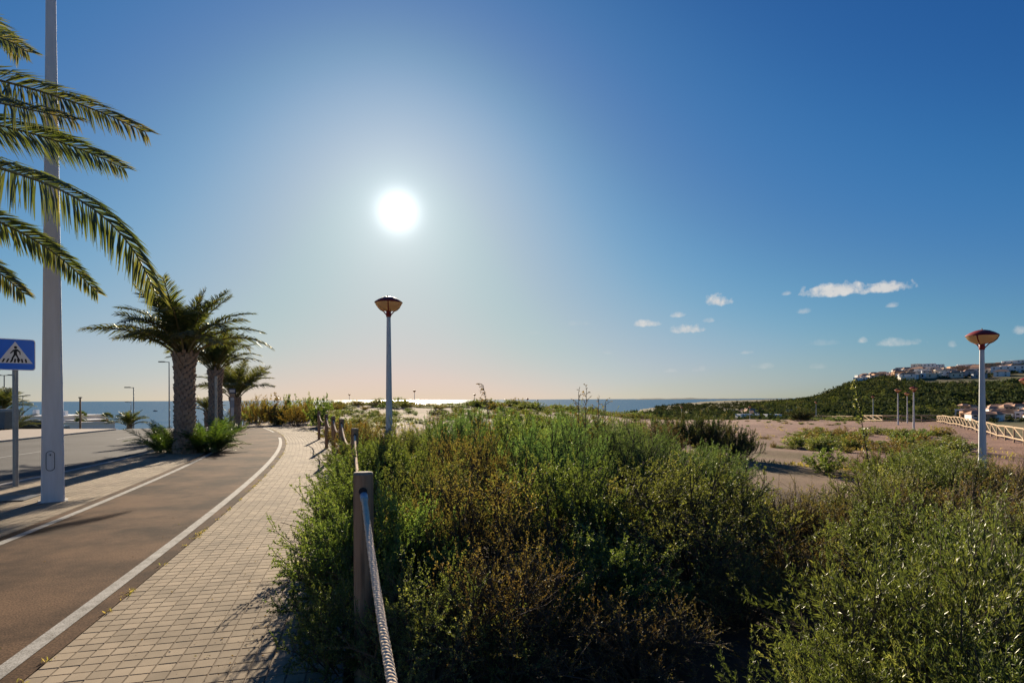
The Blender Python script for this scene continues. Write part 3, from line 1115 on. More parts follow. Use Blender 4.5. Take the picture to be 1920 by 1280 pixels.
NAMES = dict(salt='saltbush', olive='olive_shrub', brown='dry_shrub', feather='feathery_shrub', gold='golden_shrub', tam='tamarisk_shrub',
             far='olive_shrub', farb='dry_shrub', farg='green_shrub', aca='acacia_shrub')
_cnt = {}


def shrub(style, x, y, Rr, H, label, group=None, z=None, rz=None):
    k = _cnt.get(style, 0)
    _cnt[style] = k + 1
    sm, lm = PROTO[style + str(k % 2)]
    o = thing(NAMES[style], label, 'shrub', (x, y, (gz(x, y) if z is None else z) - .02), (random.random() * 6.28) if rz is None else rz, group)
    o.scale = (Rr, Rr * random.uniform(.9, 1.1), H)
    tag(link('stems', sm, o), kind='stuff')
    tag(link('leaves', lm, o), kind='stuff')
    return o


def shrub_px(style, px, d, Rr, H, label, group=None):
    p = at(px, CY, d)
    if d < 13:
        Rr *= .93
    return shrub(style, p.x, d, Rr, H, label, group)


# saltbush hedge spilling over the sidewalk edge, beside the rope posts
def hedge():
    rows = [(3.0, .48, .58, 'salt', 'lowest saltbush at the bottom of the picture left of the nearest rope post'),
            (3.95, .70, .82, 'salt', 'saltbush hanging over the sidewalk edge just left of the nearest rope post'),
            (5.1, .82, .95, 'salt', 'green saltbush hedge clump just behind the nearest rope post'),
            (6.7, .95, .98, 'salt', 'green saltbush spilling onto the pavers between first and second rope posts'),
            (8.6, .98, .92, 'salt', 'bright green saltbush at the foot of the second rope post'),
            (10.6, 1.0, .86, 'salt', 'saltbush on the sidewalk edge just past the second rope post'),
            (12.8, 1.1, 1.0, 'olive', 'olive shrub on the sidewalk edge by the third rope post'),
            (15.4, 1.0, .95, 'gold', 'yellow-brown shrub on the sidewalk edge by the fourth rope post'),
            (18.6, 1.0, .95, 'brown', 'dry brown shrub on the sidewalk edge near the fifth rope post'),
            (23.0, .8, .8, 'farb', 'dry shrub on the sidewalk edge beyond the last rope post')]
    for d, r_, h_, st, lb in rows:
        x, y = along(s_of_y(d), 2.05 + r_ * (.15 if d < 6 else .36))
        shrub(st, float(x), float(y), r_, h_, lb)


hedge()

# thicket between the rope fence and the sand: (style, px, depth, radius, height, label)
for row in [
    ('olive', 800, 3.3, .75, .72, 'dark olive shrub low in the foreground just right of the rope'),
    ('brown', 960, 3.5, .80, .78, 'brownish twiggy shrub at the bottom centre of the picture'),
    ('salt', 745, 4.4, .75, .92, 'green-brown shrub directly right of the nearest rope post'),
    ('brown', 900, 4.9, .95, 1.02, 'tall russet twiggy shrub right of the nearest post'),
    ('olive', 800, 5.9, .9, 1.02, 'olive shrub behind the russet one and right of the rope'),
    ('salt', 1050, 5.4, .95, 1.0, 'leafy yellow-green shrub in the middle of the thicket'),
    ('olive', 1290, 5.3, 1.35, 1.12, 'big round fine-leaved olive shrub in the foreground right of centre'),
    ('salt', 1120, 4.2, .8, .62, 'low green shrub at the bottom centre before the big round shrub'),
    ('brown', 1200, 3.35, .62, .46, 'low dead-twigged scrub at the left of the dark hollow'),
    ('olive', 1390, 4.3, .55, .50, 'small shaded shrub inside the dark hollow'),
    ('brown', 1480, 5.0, .6, .6, 'twiggy brown scrub at the back of the dark hollow'),
    ('brown', 1560, 6.4, .8, .66, 'low brown shrub between the big round shrub and the clearing'),
    ('feather', 1330, 7.4, 1.0, .98, 'pale green feathery shrub behind the round olive shrubs'),
    ('salt', 730, 7.6, .95, 1.12, 'dense green shrub behind the thicket by the second post'),
    ('brown', 880, 7.2, 1.0, 1.2, 'brown-tipped shrub in the left half of the thicket below the central lamp'),
    ('feather', 1030, 7.6, 1.1, 1.25, 'blue-green feathery shrub in the middle of the thicket'),
    ('feather', 1170, 8.4, 1.15, 1.25, 'tall willowy green shrub right of the picture centre'),
    ('salt', 960, 9.4, 1.1, 1.28, 'green shrub behind the blue-green feathery one'),
    ('olive', 760, 9.8, 1.0, 1.22, 'olive shrub rising just below the central lamp pole'),
    ('feather', 1090, 10.6, 1.25, 1.32, 'upright feathery shrub reaching towards the sea horizon'),
    ('feather', 850, 11.8, 1.25, 1.3, 'olive shrub in front of the sand right of the central lamp'),
    ('brown', 705, 12.2, .8, 1.15, 'dark upright shrub standing before the base of the central lamp'),
    ('feather', 1210, 11.2, 1.15, 1.1, 'light green shrub in front of the dark tamarisk clump'),
    ('feather', 1330, 10.2, 1.0, .95, 'bright green willowy shrub below the dark tamarisk'),
    ('salt', 990, 13.4, 1.4, 1.25, 'green shrub at the back of the thicket left of the tall dry stalks'),
    ('olive', 1120, 14.6, 1.5, 1.3, 'olive shrub at the back of the thicket under the tall dry stalks'),
    ('feather', 905, 15.5, 1.4, 1.2, 'grey-green feathery shrub at the back of the thicket before the sand'),
    ('olive', 800, 15.0, 1.2, .95, 'low olive shrub on the sand just right of the central lamp'),
    ('salt', 1060, 18.0, 1.6, 1.15, 'broad green shrub at the very back of the thicket'),
    ('brown', 1215, 17.5, 1.5, 1.25, 'rusty brown shrub at the back left of the tamarisk'),
    ('brown', 1470, 6.6, .85, .78, 'dry brown shrub at the near edge of the pinkish clearing'),
    ('olive', 1640, 7.0, 1.0, 1.02, 'olive shrub at the right edge of the clearing'),
    ('olive', 1690, 5.2, 1.0, .98, 'olive shrub right behind the foreground acacia'),
    ('brown', 1800, 6.3, 1.0, 1.05, 'twiggy brown shrub behind the acacia on the right'),
    ('olive', 1890, 5.3, 1.0, .95, 'dark olive shrub at the right edge behind the acacia'),
    ('olive', 1760, 8.8, 1.2, 1.2, 'olive-brown shrub left of the red-topped lamp'),
    ('salt', 1690, 10.8, 1.2, 1.05, 'yellow-green shrub beyond the clearing left of the red-topped lamp'),
    ('brown', 1890, 8.4, 1.1, 1.15, 'bare twiggy shrub in front of the red-topped lamp'),
    ('brown', 1905, 11.6, 1.2, 1.0, 'dry shrub at the right edge beyond the red-topped lamp'),
    ('olive', 1800, 12.2, 1.2, 1.0, 'olive shrub behind and left of the red-topped lamp pole'),
    ('salt', 1740, 15.0, 1.3, 1.0, 'green shrub midway between the red-topped lamp and the fence'),
    ('brown', 1650, 14.2, 1.1, .95, 'brown shrub behind the clearing towards the three lamps'),
    ('aca', 1760, 2.75, .92, .84, 'leafy acacia shrub with narrow leaves in the right foreground'),
    ('aca', 1590, 2.5, .58, .52, 'low acacia branch clump at the left of the right foreground'),
    ('aca', 1945, 3.2, .85, .92, 'narrow-leaved acacia at the right edge of the picture'),
    ('aca', 1900, 2.05, .58, .66, 'nearest acacia shrub in the bottom right corner'),
]:
    shrub_px(*row)

# dark tamarisk clump beside the clearing
for i, (px, d, r_, h_, lb) in enumerate([(1262, 22.5, 1.6, 1.38, 'rusty left part of the dark tamarisk clump beside the clearing'),
                                         (1325, 22.0, 1.7, 1.45, 'dark tamarisk in the middle of the clump beside the clearing'),
                                         (1382, 20.8, 1.05, 1.1, 'dark tamarisk at the right end of the clump beside the clearing')]):
    shrub_px('tam', px, d, r_, h_, lb)
shrub_px('farg', 1548, 17.2, .85, .68, 'single dense green shrub standing alone on the pinkish clearing')
shrub_px('tam', 1500, 100, 3.2, 2.2, 'reddish shrub at the far edge of the sand left of a lamp')

# golden and brown row closing the view at the end of the path
for i in range(15):
    px = 452 + i * 10.4
    d = 45 + 5 * math.sin(i * 1.7) - .3 * i
    st = ['gold', 'farb', 'far', 'gold', 'farg'][i % 5]
    col = {'gold': 'golden brown', 'farb': 'russet', 'far': 'olive', 'farg': 'green'}[st]
    shrub_px(st, px, d, 1.15, 1.55 + .35 * math.sin(i * 2.3),
             '%s shrub, number %s from the left in the row where the path ends' % (col, ['one', 'two', 'three', 'four', 'five', 'six', 'seven', 'eight', 'nine', 'ten', 'eleven', 'twelve', 'thirteen', 'fourteen', 'fifteen'][i]),
             'shrub row at the end of the path')

# scrub on the dune and around the sand
g = np.random.default_rng(5)
DUNE = []
for i in range(120):
    px = g.uniform(590, 1250)
    d = g.uniform(72, 112)
    DUNE.append((px, d, g.uniform(1.0, 2.6), g.uniform(.45, 1.05) * (.45 if 775 < px < 875 else 1)))
for i in range(70):
    px = g.uniform(585, 950)
    DUNE.append((px, g.uniform(80, 100), g.uniform(1.2, 2.8), g.uniform(.55, 1.1) * (.45 if 775 < px < 875 else 1)))
for i in range(90):
    DUNE.append((g.uniform(610, 1060), g.uniform(32, 78), g.uniform(.5, 1.3), g.uniform(.28, .6)))
for i in range(90):
    px = g.uniform(600, 1250)
    d = g.uniform(22, 74)
    if px > 1180 and d < 30:
        continue
    DUNE.append((px, d, g.uniform(.25, .8), g.uniform(.18, .5)))
for i in range(70):                                   # low scrub between the sand and the three lamps
    px = g.uniform(1490, 1800)
    d = g.uniform(20, 46) if px > 1600 else g.uniform(27, 42)
    DUNE.append((px, d, g.uniform(.4, 1.3), g.uniform(.25, .75)))
for i in range(40):
    px = g.uniform(1390, 1640)
    d = g.uniform(28, 104)
    DUNE.append((px, d, g.uniform(.2, .6), g.uniform(.12, .32)))
for i in range(14):
    px = g.uniform(1440, 1660)
    d = g.uniform(96, 112)
    DUNE.append((px, d, g.uniform(.8, 2.0), g.uniform(.4, 1.0)))
DUNE.sort()


def ordinal(n):
    return '%d%s' % (n, 'th' if 10 <= n % 100 <= 20 else {1: 'st', 2: 'nd', 3: 'rd'}.get(n % 10, 'th'))


def number_labels(labs):
    """look-alikes are told apart by their order from the left"""
    tot, seen, out_ = {}, {}, []
    for l in labs:
        tot[l] = tot.get(l, 0) + 1
    for l in labs:
        seen[l] = seen.get(l, 0) + 1
        out_.append(l if tot[l] == 1 else '%s, %s such from left' % (l, ordinal(seen[l])))
    return out_


labs, grps, sts = [], [], []
for i, (px, d, r_, h_) in enumerate(DUNE):
    st = ['far', 'farb', 'farg', 'far'][i % 4]
    col = {'far': 'olive', 'farb': 'brown', 'farg': 'green'}[st]
    size = 'tiny' if r_ < .4 else 'small' if r_ < .9 else 'broad'
    if px < 1260 and d > 70:
        where, grp = 'on the dune skyline %s the central lamp' % ('left of' if px < 729 else 'right of'), 'scrub on the dune skyline'
    elif px < 1260:
        where, grp = 'on the sand behind the thicket', 'scrub dotted on the near sand'
    elif d > 60:
        where, grp = 'far out on the pinkish sand', 'scrub on the far pinkish sand'
    else:
        where, grp = 'in the scrub before the three lamps', 'low scrub before the three lamps'
    labs.append('%s %s shrub %s' % (size, col, where))
    grps.append(grp)
    sts.append(st)
for (px, d, r_, h_), lb, grp, st in zip(DUNE, number_labels(labs), grps, sts):
    shrub_px(st, px, d, r_, h_, lb, grp)


# tall dry stalks and saplings that stick out of the thicket
def stalk(name, label, px, d, py_top, lean, leafy, seed, lm='gold'):
    g2 = np.random.default_rng(seed)
    p = at(px, CY, d)
    z0 = gz(p.x, d)
    top = at(px + lean, py_top, d)
    o = thing(name, label, 'plant', (p.x, d, z0))
    t_ = np.linspace(0, 1, 9)
    P = np.stack([(top.x - p.x) * t_ ** 1.6, .1 * np.sin(t_ * 3), (top.z - z0) * t_], 1)
    mb = MB()
    mb.tube(P, .011 * (1 - .8 * t_) + .002, 5)
    A, D, Ln = [], [], []
    for k in range(16):
        tt = .45 + .55 * k / 15
        q = np.array([np.interp(tt, t_, P[:, j]) for j in range(3)])
        dr = unit(np.array([g2.normal(), g2.normal(), g2.uniform(.5, 1.4)]))
        ln = .34 * (1.1 - tt) + .08
        mb.tube([q, q + dr * ln * .6 + np.array((0, 0, .01)), q + dr * ln], [.004, .003, .0015], 4)
        for j in range(leafy):
            A.append(q + dr * ln * g2.random())
            D.append(unit(dr * .6 + g2.normal(0, .6, 3)))
            Ln.append(g2.uniform(.03, .06))
    mb.build('stem', M['palewood'] if lm == 'gold' else M['twig'], o)
    if A:
        V, F = leaf_quads(np.array(A), np.array(D), np.array(Ln), np.array(Ln) * .4, g2)
        me = mesh_np('leaves', V, F, attr=np.repeat(g2.random(len(A)), 4))
        me.materials.append(L[lm])
        link('leaves', me, o)


stalk('tall_weed', 'tall dry weed bending over at the top right of the central lamp', 930, 9.0, 722, -24, 10, 1)
stalk('tall_weed', 'slender dry flower stalk, leftmost of those against the sea', 1088, 9.5, 736, -3, 5, 2)
stalk('tall_weed', 'tallest dry flower stalk against the sea right of centre', 1098, 9.6, 731, 2, 6, 3)
stalk('tall_weed', 'dry flower stalk against the sea, third from the left', 1122, 10, 748, 1, 4, 4)
stalk('tall_weed', 'short dry flower stalk against the sea, rightmost of those', 1134, 10, 752, 2, 4, 5)
stalk('sapling', 'thin leafy sapling rising from the scrub before the hill', 1640, 11.0, 722, -34, 26, 6, 'acacia')
stalk('sapling', 'leafy sapling in the thicket right of the central lamp', 960, 8.6, 772, -14, 24, 7, 'feather')


# dry grass on the sand: uncountable, one mass
def grass():
    g2 = np.random.default_rng(77)
    n = 2600
    px = g2.uniform(590, 1900, n)
    d = 13 / (g2.random(n) * .86 + .14) + 4
    x = (px - CX) / FPX * d
    nz = wob(x * .22 + 3, d * .22) + .5 * wob(x * .9, d * .9)
    off = offset_of(x, d)
    ok = (nz > .05) & (off > 2.6) & (d < 100)
    x, d = x[ok], d[ok]
    P, D, Ln = [], [], []
    k = 9
    xx = np.repeat(x, k) + g2.normal(0, .10, len(x) * k)
    yy = np.repeat(d, k) + g2.normal(0, .10, len(x) * k)
    zz = ground_z(xx, yy) - .01
    P = np.stack([xx, yy, zz], 1)
    D = unit(np.stack([g2.normal(0, .5, len(xx)), g2.normal(0, .5, len(xx)), np.ones(len(xx))], 1))
    Ln = g2.uniform(.05, .22, len(xx))
    V, F = leaf_quads(P, D, Ln, Ln * .22, g2)
    me = mesh_np('dry_grass', V, F, attr=np.repeat(g2.random(len(xx)), 4))
    me.materials.append(L['grass'])
    tag(link('dry_grass', me), 'sparse dry grass tufts scattered over the sand', 'grass', None, 'stuff')


grass()


def litter():
    g2 = np.random.default_rng(91)
    # fallen leaves and bits along the shrub edge of the sidewalk and in the joints
    n = 5200
    sx = g2.uniform(s_of_y(2.5), s_of_y(32), n)
    off = 2.0 - np.abs(g2.normal(0, .42, n))
    off = np.where(g2.random(n) < .12, g2.uniform(-2, 2, n), off)
    x, y = along(sx, off)
    P = np.stack([x, y, zp(x, y) + .006], 1)
    a = g2.random(n) * 6.28
    D = np.stack([np.cos(a), np.sin(a), g2.normal(.08, .12, n)], 1)
    Ln = g2.uniform(.006, .022, n)
    V, F = leaf_quads(P, unit(D), Ln, Ln * .45, g2)
    me = mesh_np('leaf_litter', V, F, attr=np.repeat(g2.random(n), 4))
    me.materials.append(L['gold'])
    tag(link('leaf_litter', me), 'fallen leaves and crumbs strewn over the sidewalk edge', 'litter', None, 'stuff')
    # dead leaves and sticks on the ground of the thicket
    n = 9000
    y = g2.uniform(1.6, 9, n)
    x = y * g2.uniform(-.25, 1.0, n)
    ok = offset_of(x, y) > 2.2
    x, y = x[ok], y[ok]
    n = len(x)
    P = np.stack([x, y, ground_z(x, y) + .012], 1)
    a = g2.random(n) * 6.28
    D = unit(np.stack([np.cos(a), np.sin(a), g2.normal(.1, .2, n)], 1))
    Ln = np.where(g2.random(n) < .15, g2.uniform(.08, .28, n), g2.uniform(.015, .045, n))
    W = np.where(Ln > .07, .006, Ln * .4)
    V, F = leaf_quads(P, D, Ln, W, g2)
    me = mesh_np('ground_litter', V, F, attr=np.repeat(g2.random(n), 4))
    me.materials.append(L['gold'])
    tag(link('ground_litter', me), 'dead leaves and sticks on the ground under the shrubs', 'litter', None, 'stuff')
    # weeds in the joints by the edging and along the kerb
    m_ = 260
    sx = g2.uniform(s_of_y(2.5), s_of_y(34), m_)
    off = np.where(g2.random(m_) < .7, 1.97 + g2.normal(0, .03, m_), .265 + g2.normal(0, .01, m_))
    x, y = along(sx, off)
    k = 10
    x, y = np.repeat(x, k) + g2.normal(0, .018, m_ * k), np.repeat(y, k) + g2.normal(0, .03, m_ * k)
    P = np.stack([x, y, zp(x, y) - .002], 1)
    D = unit(np.stack([g2.normal(0, .7, m_ * k), g2.normal(0, .7, m_ * k), np.ones(m_ * k)], 1))
    Ln = g2.uniform(.012, .05, m_ * k)
    V, F = leaf_quads(P, D, Ln, Ln * .25, g2)
    me = mesh_np('joint_weeds', V, F, attr=np.repeat(g2.random(m_ * k), 4))
    me.materials.append(L['grass'])
    tag(link('joint_weeds', me), 'small weeds sprouting in the paving joints', 'weeds', None, 'stuff')


litter()


# ------------------------------------------------------------------ palms
def frond_mesh(name, pts, nl=64, ll=.42, lw=.026, seed=0, vee=.55, start=.14, hang=.25, rmat='scale', side=None, rr=.022, fwd0=.45):
    """feather frond along the 3D polyline pts: rachis + two rows of narrow leaflets"""
    g2 = np.random.default_rng(seed)
    P = np.asarray(pts, float)
    seg = np.concatenate([[0], np.cumsum(np.linalg.norm(np.diff(P, axis=0), axis=1))])
    u = seg / seg[-1]
    N = 24
    uu = np.linspace(0, 1, N)
    # smooth the control polygon
    C = np.stack([np.interp(uu, u, P[:, j]) for j in range(3)], 1)
    for _ in range(6):
        C[1:-1] = .5 * C[1:-1] + .25 * (C[:-2] + C[2:])
    mb = MB()
    mb.tube(C, rr * (1 - .88 * uu) + .003, 5)
    T = unit(np.gradient(C, axis=0))
    n = nl * 2
    t_ = start + (1 - start) * np.repeat(np.linspace(0, 1, nl), 2) + g2.normal(0, .004, n)
    t_ = np.clip(t_, 0, 1)
    Q = np.stack([np.interp(t_, uu, C[:, j]) for j in range(3)], 1)
    TT = unit(np.stack([np.interp(t_, uu, T[:, j]) for j in range(3)], 1))
    S = side if side is not None else np.array((0, 0, 1.0))
    lat = unit(np.cross(TT, S) + 1e-6)
    nrm_ = np.cross(lat, TT)
    sg = np.tile([1, -1], nl)[:, None]
    k = (t_ - start) / (1 - start)
    fwd = (fwd0 + .75 * k)[:, None]
    D = unit(lat * sg + TT * fwd + nrm_ * (vee * g2.uniform(.3, 1.3, n))[:, None] + g2.normal(0, .10, (n, 3)))
    Ln = ll * (np.clip(.35 + 2.6 * k, 0, 1) * np.clip(1.25 - .85 * k ** 2, 0, 1)) * g2.uniform(.85, 1.12, n)
    W = lw * g2.uniform(.8, 1.2, n) * (1 - .35 * k)
    A = unit(np.cross(D, nrm_ + g2.normal(0, .35, (n, 3))))
    V = np.empty((n, 6, 3))
    mid = Q + D * (Ln * .5)[:, None]
    mid[:, 2] -= Ln * hang * .22
    tip_ = Q + D * Ln[:, None]
    tip_[:, 2] -= Ln * hang
    V[:, 0] = Q + A * (W * .25)[:, None]
    V[:, 1] = Q - A * (W * .25)[:, None]
    V[:, 2] = mid - A * (W * .5)[:, None]
    V[:, 3] = mid + A * (W * .5)[:, None]
    V[:, 4] = tip_ - A * (W * .06)[:, None]
    V[:, 5] = tip_ + A * (W * .06)[:, None]
    f = np.array([(0, 1, 2, 3), (3, 2, 4, 5)])
    F = (f[None] + (np.arange(n) * 6)[:, None, None]).reshape(-1, 4)
    RV = np.concatenate(mb.v)
    RF = mb.f
    quads = np.array([q for q in RF if len(q) == 4])
    caps = np.array([q for q in RF if len(q) == 5])
    V = np.concatenate([RV, V.reshape(-1, 3)])
    F = F + len(RV)
    rnd = np.concatenate([np.full(len(RV), .95), np.repeat(np.clip(g2.normal(.4, .2, n) + .25 * (k > .9), 0, 1), 6)])
    me = mesh_np(name, V, [quads, caps, F], attr=rnd)
    me.materials.append(L['palm'])
    me.materials.append(M['scale'])
    return me


def arc_pts(Lg, e0, bend, n=9):
    """rachis leaving the crown at elevation e0 and bending down by bend over its length, in the local xz plane"""
    P = [(0, 0, 0)]
    for i in range(n):
        e = e0 - bend * ((i + .5) / n) ** 1.15
        q = P[-1]
        P.append((q[0] + Lg / n * math.cos(e), 0, q[2] + Lg / n * math.sin(e)))
    return P


FROND = {}
for cls, (e0, bend, hang) in enumerate([(86, 32, .12), (78, 52, .2), (70, 70, .28), (60, 80, .36), (46, 72, .4), (18, 50, .4)]):
    for v in range(3):
        FROND[cls, v] = frond_mesh('frond', arc_pts(1.0, R(e0), R(bend + 9 * (v - 1))), 76, .215, .0155, 200 + cls * 5 + v, .45, .24, hang, rr=.011)


def palm_trunk(o, H, r0, r1, seed, nsc=300, flare=1.25):
    g2 = np.random.default_rng(seed)
    zz = np.linspace(-.1, H, 16)
    prof = r0 + (r1 - r0) * (zz / H).clip(0, 1) ** .8
    prof = prof * (1 + (flare - 1) * np.exp(-zz.clip(0) / .35))
    mb = MB()
    mb.lathe(list(zip(prof * .93, zz)) + [(.02, H + .05)], 18)
    tr_ = mb.build('trunk', M['bark'], o, smooth=True)
    # leaf bases, spirally set: too small in the picture to pick apart one by one
    V, F = [], []
    for i in range(nsc):
        t_ = (i + .5) / nsc
        z = H * t_
        a = i * 2.39996
        r_ = float(np.interp(z, zz, prof)) * .93
        w, hgt, dp = .075 * g2.uniform(.8, 1.2), .13 * g2.uniform(.8, 1.25), .055 * g2.uniform(.6, 1.5) + (.05 * max(0, t_ - .75) * 4)
        if t_ > .9:
            hgt, dp = hgt * 1.5, dp * 1.2
        ct, st = math.cos(a), math.sin(a)
        loc = [(-w, 0, -hgt * .5), (w, 0, -hgt * .5), (w * .55, dp, hgt * .55), (-w * .55, dp, hgt * .55), (w * .45, 0, hgt * .75), (-w * .45, 0, hgt * .75)]
        b0 = len(V)
        for (lx, ly, lz) in loc:
            rx = r_ + ly - .012
            V.append((rx * ct - lx * st, rx * st + lx * ct, z + lz))
        F += [(b0, b0 + 1, b0 + 2, b0 + 3), (b0 + 3, b0 + 2, b0 + 4, b0 + 5), (b0 + 1, b0 + 4, b0 + 2, b0 + 2)[:3], (b0, b0 + 3, b0 + 5)]
    me = bpy.data.meshes.new('leaf_bases')
    me.from_pydata(V, [], F)
    me.materials.append(M['scale'])
    tag(link('leaf_bases', me, o), kind='stuff')
    return tr_


def palm(label, x, y, z, H, r0, r1, Lf, nf, seed, specs=None, low=5, group='date palms along the roadside strip', trunk=True, nsc=300, skip=None):
    g2 = np.random.default_rng(seed)
    o = thing('palm_tree', label, 'palm tree', (x, y, z), 0, group)
    if trunk:
        palm_trunk(o, H, r0, r1, seed, nsc)
    for i in range(nf):
        t_ = (i + .5) / nf
        cls = min(low, int(t_ ** .85 * (low + 1)))
        az = i * 2.39996 + g2.normal(0, .15)
        if skip and skip(az, cls):
            continue
        f = link('frond', FROND[cls, int(g2.integers(3))], o)
        s = Lf * g2.uniform(.85, 1.1) * (.82 if cls == 0 else 1)
        f.scale = (s, s, s)
        rb = r1 * .55 * t_
        f.location = (rb * math.cos(az), rb * math.sin(az), H - .02 - .12 * t_)
        f.rotation_euler = (g2.normal(0, .2), 0, az)
    return o


def gp(px, py, z=0.0):
    """ground point seen at a pixel when the ground there lies at height z"""
    r = ray(px, py)
    d = (z - HC) / r[2]
    return Vector((r[0] * d, d, z))


P1 = gp(347, 849)
palm('stout date palm with bushy suckers at its foot, nearest palm wholly in view', P1.x, P1.y, 0, 3.15, .29, .30, 2.55, 40, 3, low=4)
P2 = at(404, CY, 25.5)
palm('second date palm, its crown tangled with the first, behind the grey post', P2.x, P2.y, 0, 3.0, .28, .27, 2.15, 30, 4, low=3)
P3 = at(441, CY, 31.0)
palm('third and lowest date palm behind the bus stop sign', P3.x, P3.y, 0, 1.75, .26, .24, 2.6, 24, 8, low=3)

# the near palm: trunk just outside the frame, its fronds hang in from the left
PN = at(-330, CY, 6.6)
CR = np.array((PN.x, PN.y, 4.55))
near = palm('near date palm whose long fronds hang into the picture from the left', PN.x, PN.y, 0, 4.45, .36, .34, 2.9, 30, 12, low=5,
            skip=lambda az, cls: math.cos(az) > -.15 and cls > 0)


def near_frond(pix, ds, ll, nl, seed, **k):
    pts = [CR + np.array((0.1, 0, -.1))]
    for (px, py), d in zip(pix, ds):
        pts.append(np.array(at(px, py, d)))
    pts = [np.array(p) - np.array((PN.x, PN.y, 0)) for p in pts]
    f = link('frond', frond_mesh('frond', pts, int(nl * 2.4), ll * 1.05, .026, seed, start=.10, rr=.022, side=np.array((0.1, -1.0, .6)), fwd0=.8, **k), near)
    return f


near_frond([(-170, 110), (-80, 60), (0, 62), (52, 98)], [6.6, 6.6, 6.6, 6.6], .42, 80, 301, hang=.25, vee=.35)
near_frond([(-190, 160), (-90, 130), (0, 150), (100, 178), (200, 212), (272, 248)], [6.5, 6.4, 6.35, 6.3, 6.3, 6.3], .44, 105, 302, hang=.35, vee=.5)
near_frond([(-190, 210), (-90, 215), (0, 235), (90, 258), (170, 286), (232, 316)], [6.8, 7.0, 7.2, 7.3, 7.4, 7.4], .46, 100, 303, hang=.30, vee=.35)
near_frond([(-190, 260), (-90, 285), (0, 318), (80, 336), (160, 372), (230, 425), (270, 480), (290, 545)], [6.4, 6.1, 5.9, 5.8, 5.8, 5.8, 5.8, 5.8], .40, 115, 304, hang=.5, vee=.3)
near_frond([(-190, 320), (-90, 380), (0, 415), (60, 445), (120, 485), (182, 548)], [6.9, 7.1, 7.2, 7.3, 7.3, 7.3], .32, 100, 305, hang=.25, vee=.3)
near_frond([(-190, 380), (-90, 450), (-20, 498), (14, 520), (44, 550)], [6.7, 6.7, 6.7, 6.7, 6.7], .34, 90, 306, hang=.3, vee=.3)
near_frond([(-200, 190), (-110, 150), (-30, 190), (60, 205), (140, 225)], [6.3, 6.0, 5.8, 5.7, 5.7], .42, 90, 307, hang=.45, vee=.4)
near_frond([(-190, 60), (-130, 10), (-60, 10), (0, 40), (34, 100)], [6.9, 7.1, 7.2, 7.3, 7.4], .40, 80, 308, hang=.25, vee=.3)


def suckers(label, x, y, n, Lf, seed, rad, lm=None):
    g2 = np.random.default_rng(seed)
    o = thing('palm_suckers', label, 'shrub', (x, y, 0))
    for i in range(n):
        az = g2.random() * 6.28
        cls = int(g2.choice([0, 1, 1, 2, 2, 3]))
        f = link('frond', FROND_S[cls, int(g2.integers(3))], o)
        s = Lf * g2.uniform(.6, 1.15)
        f.scale = (s, s, s)
        q = rad * math.sqrt(g2.random())
        a2 = az + g2.normal(0, .6)
        f.location = (q * math.cos(a2), q * math.sin(a2), 0)
        f.rotation_euler = (g2.normal(0, .2), 0, az)


FROND_S = {}
for (c, v), me in list(FROND.items()):
    if c < 4:
        m2 = frond_mesh('frond', arc_pts(1.0, R([80, 66, 50, 34][c]), R([35, 55, 60, 55][c] + 8 * (v - 1))), 44, .24, .016, 400 + c * 5 + v, .55, .12, .25, rr=.010)
        m2.materials[0] = L['oleander']
        FROND_S[c, v] = m2
suckers('leafy palm suckers growing at the left foot of the stout palm', P1.x - .62, P1.y + .35, 80, 1.05, 31, .45)
suckers('dense green palm suckers at the right foot of the stout palm', P1.x + .42, P1.y + .45, 110, 1.05, 32, .45)
suckers('low palm suckers at the foot of the second palm', P2.x + .3, P2.y - .6, 34, 1.2, 33, .5)
suckers('small green suckers at the foot of the third palm', P3.x + .3, P3.y - .5, 26, .55, 34, .4)


# ------------------------------------------------------------------ tall white mast, crossing sign, bus stop
def mast():
    p = gp(99.5, 939)
    d = p.y
    o = thing('light_mast', 'tall tapering white concrete light mast with an oval hatch', 'mast', (p.x, p.y, -.02), R(38))
    H = 11.0
    w0, w1 = 44 * d / FPX * .80, 20 * d / FPX * .76
    n = 22
    V, F = [], []
    c = .16
    for i in range(n):
        t_ = i / (n - 1)
        w = (w0 + (w1 - w0) * min(1, t_ * H / 8.2)) / 2
        z = t_ * H
        for (a, b_) in ((-1, -1 + c), (-1, 1 - c), (-1 + c, 1), (1 - c, 1), (1, 1 - c), (1, -1 + c), (1 - c, -1), (-1 + c, -1)):
            V.append((a * w, b_ * w, z))
    for i in range(n - 1):
        for k in range(8):
            F.append((i * 8 + k, i * 8 + (k + 1) % 8, (i + 1) * 8 + (k + 1) % 8, (i + 1) * 8 + k)[::-1])
    F.append(tuple((n - 1) * 8 + k for k in range(8))[::-1])
    mb = MB()
    mb.add(V, F)
    mb.build('shaft', M['polewhite'], o)
    mb = MB()
    mb.box((0, 0, .012), (w0 * 1.25, w0 * 1.25, .03))
    mb.build('foot_plate', M['kerb'], o)
    # oval hatch: thin raised rim and lock, on the face towards the viewer
    face = -w0 / 2 * .985
    mb = MB()
    pts = []
    for k in range(33):
        a = 2 * math.pi * k / 32
        pts.append((-.03 + .055 * math.cos(a), face - .004, .70 + .105 * math.copysign(1, math.sin(a)) * (abs(math.sin(a)) > .02) + .055 * math.sin(a)))
    mb.tube(pts, .004, 5, cap=False)
    hatch = mb.build('hatch', M['dark'], o)
    mb = MB()
    mb.box((-.03, face - .006, .80), (.018, .014, .018))
    mb.build('lock', M['dark'], hatch)


mast()


